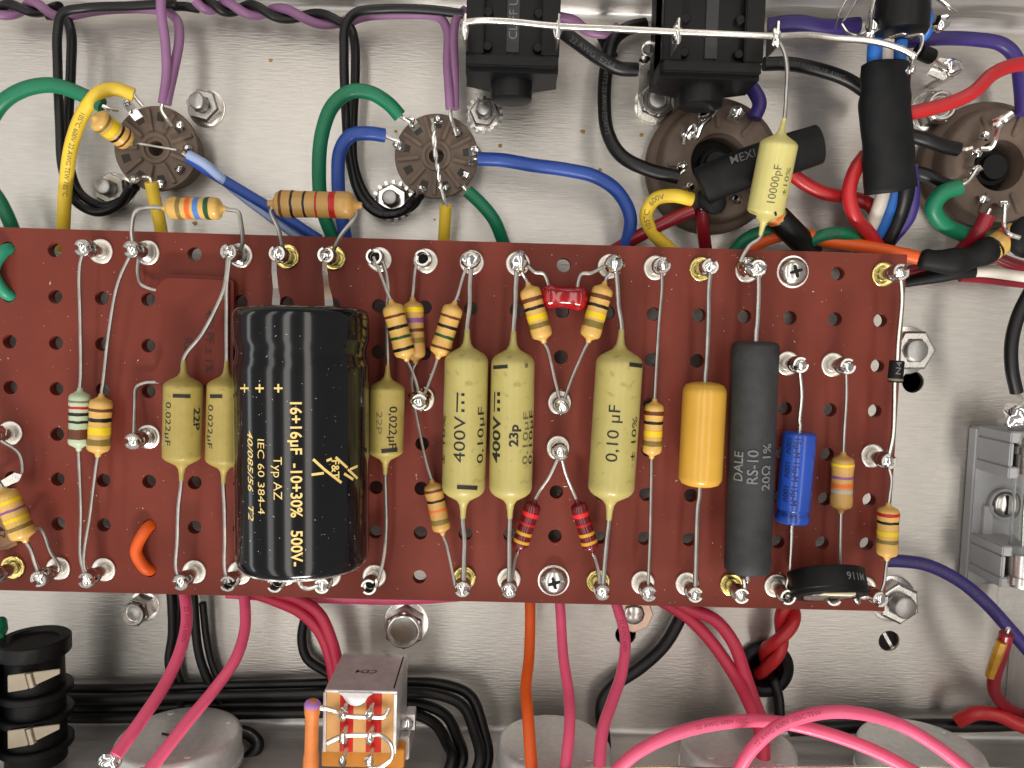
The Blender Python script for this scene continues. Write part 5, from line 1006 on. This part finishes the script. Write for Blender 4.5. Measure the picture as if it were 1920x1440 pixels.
obj('glass', MB().lathe(Vector((xf, yb + .5, zx)), Vector((0, -1, 0)), [(0, 2.9), (yb - yc + 1, 2.9), (yb - yc + 1, 2.4), (0, 2.4), (0, 2.9)], 36, False), gm, fu)
obj('end_cap', MB().lathe(Vector((xf, ya, zx)), Vector((0, -1, 0)), [(0, .1), (0, 3), (.3, 3.2), (ya - yb, 3.2), (ya - yb, 2.95)], 36), tinb, fu); obj('end_cap', MB().lathe(Vector((xf, yc, zx)), Vector((0, -1, 0)), [(0, 2.95), (0, 3.2), (yc - yd, 3.2), (yc - yd + .3, 3), (yc - yd + .3, .1)], 36), tinb, fu)
obj('fuse_element', MB().tube([Vector((xf, ya, zx)), Vector((xf - .5, (ya + yd) / 2, zx - .3)), Vector((xf, yd, zx))], .3, 8), tin, fu)
for y in (ya - 2, yd + 2): obj('spring_clip', MB().lathe(Vector((xf, y, zx)), Vector((0, -1, 0)), [(0, 3.25), (1.6, 3.3), (1.6, 3.6), (0, 3.55), (0, 3.25)], 32, False), steel, t)
obj('contact_leg', MB().box((xf - 2, yd + .3, 3.2), (xf + 2, yd + 2.2, zx - 3.3)), steel, t, smooth=False); obj('contact_leg', MB().box((xf - 2, ya - 2.2, 3.2), (xf + 2, ya - .3, zx - 3.3)), steel, t, smooth=False)
obj('solder_joint', MB().blob(W(1918, 782, 12), 3.4, 6, (1.2, 1, .8), .5, 3), solder, t); obj('solder_tag', MB().box((W(1895, 800, 10).x, W(1895, 808, 10).y, 9), (xr, W(1895, 772, 10).y, 9.5)), tinb, t, smooth=False)
obj('lower_tag', MB().box((W(1880, 1120, 8).x, W(1880, 1150, 8).y, 6), (W(1915, 1120, 8).x, W(1915, 1098, 8).y, 6.5)), tinb, t, smooth=False)
# bracket by the right chassis end
c0, c1 = W(1894, 1190, 0), W(1894, 1322, 0); tag(obj('end_bracket', MB().box((c0.x, c1.y, .01), (c0.x + 1.4, c0.y, 14)).box((c0.x + 1.41, c1.y, .01), (c0.x + 20, c1.y + 1.4, 20)).box((c0.x + 4.4, c1.y + 1.41, .01), (c0.x + 5.6, c0.y - 2, 24)), alu_wall, bevel=.2), 'folded aluminium bracket at the right chassis end by the red wire', 'bracket')
# ---------------------------------------------------------------- dust and flux crumbs
mb = MB(); rr = random.Random(3)
def fleck(p, s):
    i = len(mb.v); a = rr.random() * 6.28; d = Vector((math.cos(a), math.sin(a), 0)); n = Vector((-d.y, d.x, 0)); l = s * (1 + 2 * rr.random() ** 3)
    mb.v += [p - d * l, p + n * s * .6, p + d * l, p - n * s * .6, p + ZU * s * .7]; mb.f += [(i, i+1, i+4), (i+1, i+2, i+4), (i+2, i+3, i+4), (i+3, i, i+4), (i+3, i+2, i+1, i)]
for k in range(700):
    x, y = rr.uniform(XLt + 2, XRt - .5), rr.uniform(YB + .4, YT - .4)
    cx, cy = round(x / P), round(-y / P)
    if math.hypot(x - cx * P, y + cy * P) < 1.6: continue
    fleck(Vector((x, y, ZB + .005)), rr.uniform(.035, .10) if rr.random() < .85 else rr.uniform(.10, .18))
for k in range(120):
    t_ = rr.uniform(.05, .97); an = rr.uniform(-.9, 1.1); u, w = frame(cb['a']); p = cb['o'] + cb['a'] * (t_ * cb['L']) + (u * math.cos(an) + Vector((1, 0, 0)) * math.sin(an)).normalized() * (cb['r'] * cb['f'](t_) + .01); fleck(p, rr.uniform(.03, .10))
tag(obj('dust_flecks', mb, dustm, smooth=False), 'pale dust flecks scattered over the red board and black capacitor', 'dust', kind='stuff')
mb = MB()
for px, py in ((507, 113), (1092, 246), (938, 273), (1203, 253), (1125, 318), (365, 418), (742, 246), (815, 412), (1250, 300), (1840, 24)): mb.blob(W(px, py, .15), rr.uniform(.25, .5), px, (1.3, 1, .4), .5, 1)
tag(obj('flux_crumbs', mb, amber), 'amber crumbs of flux on the brushed metal floor', 'crumbs', kind='stuff')
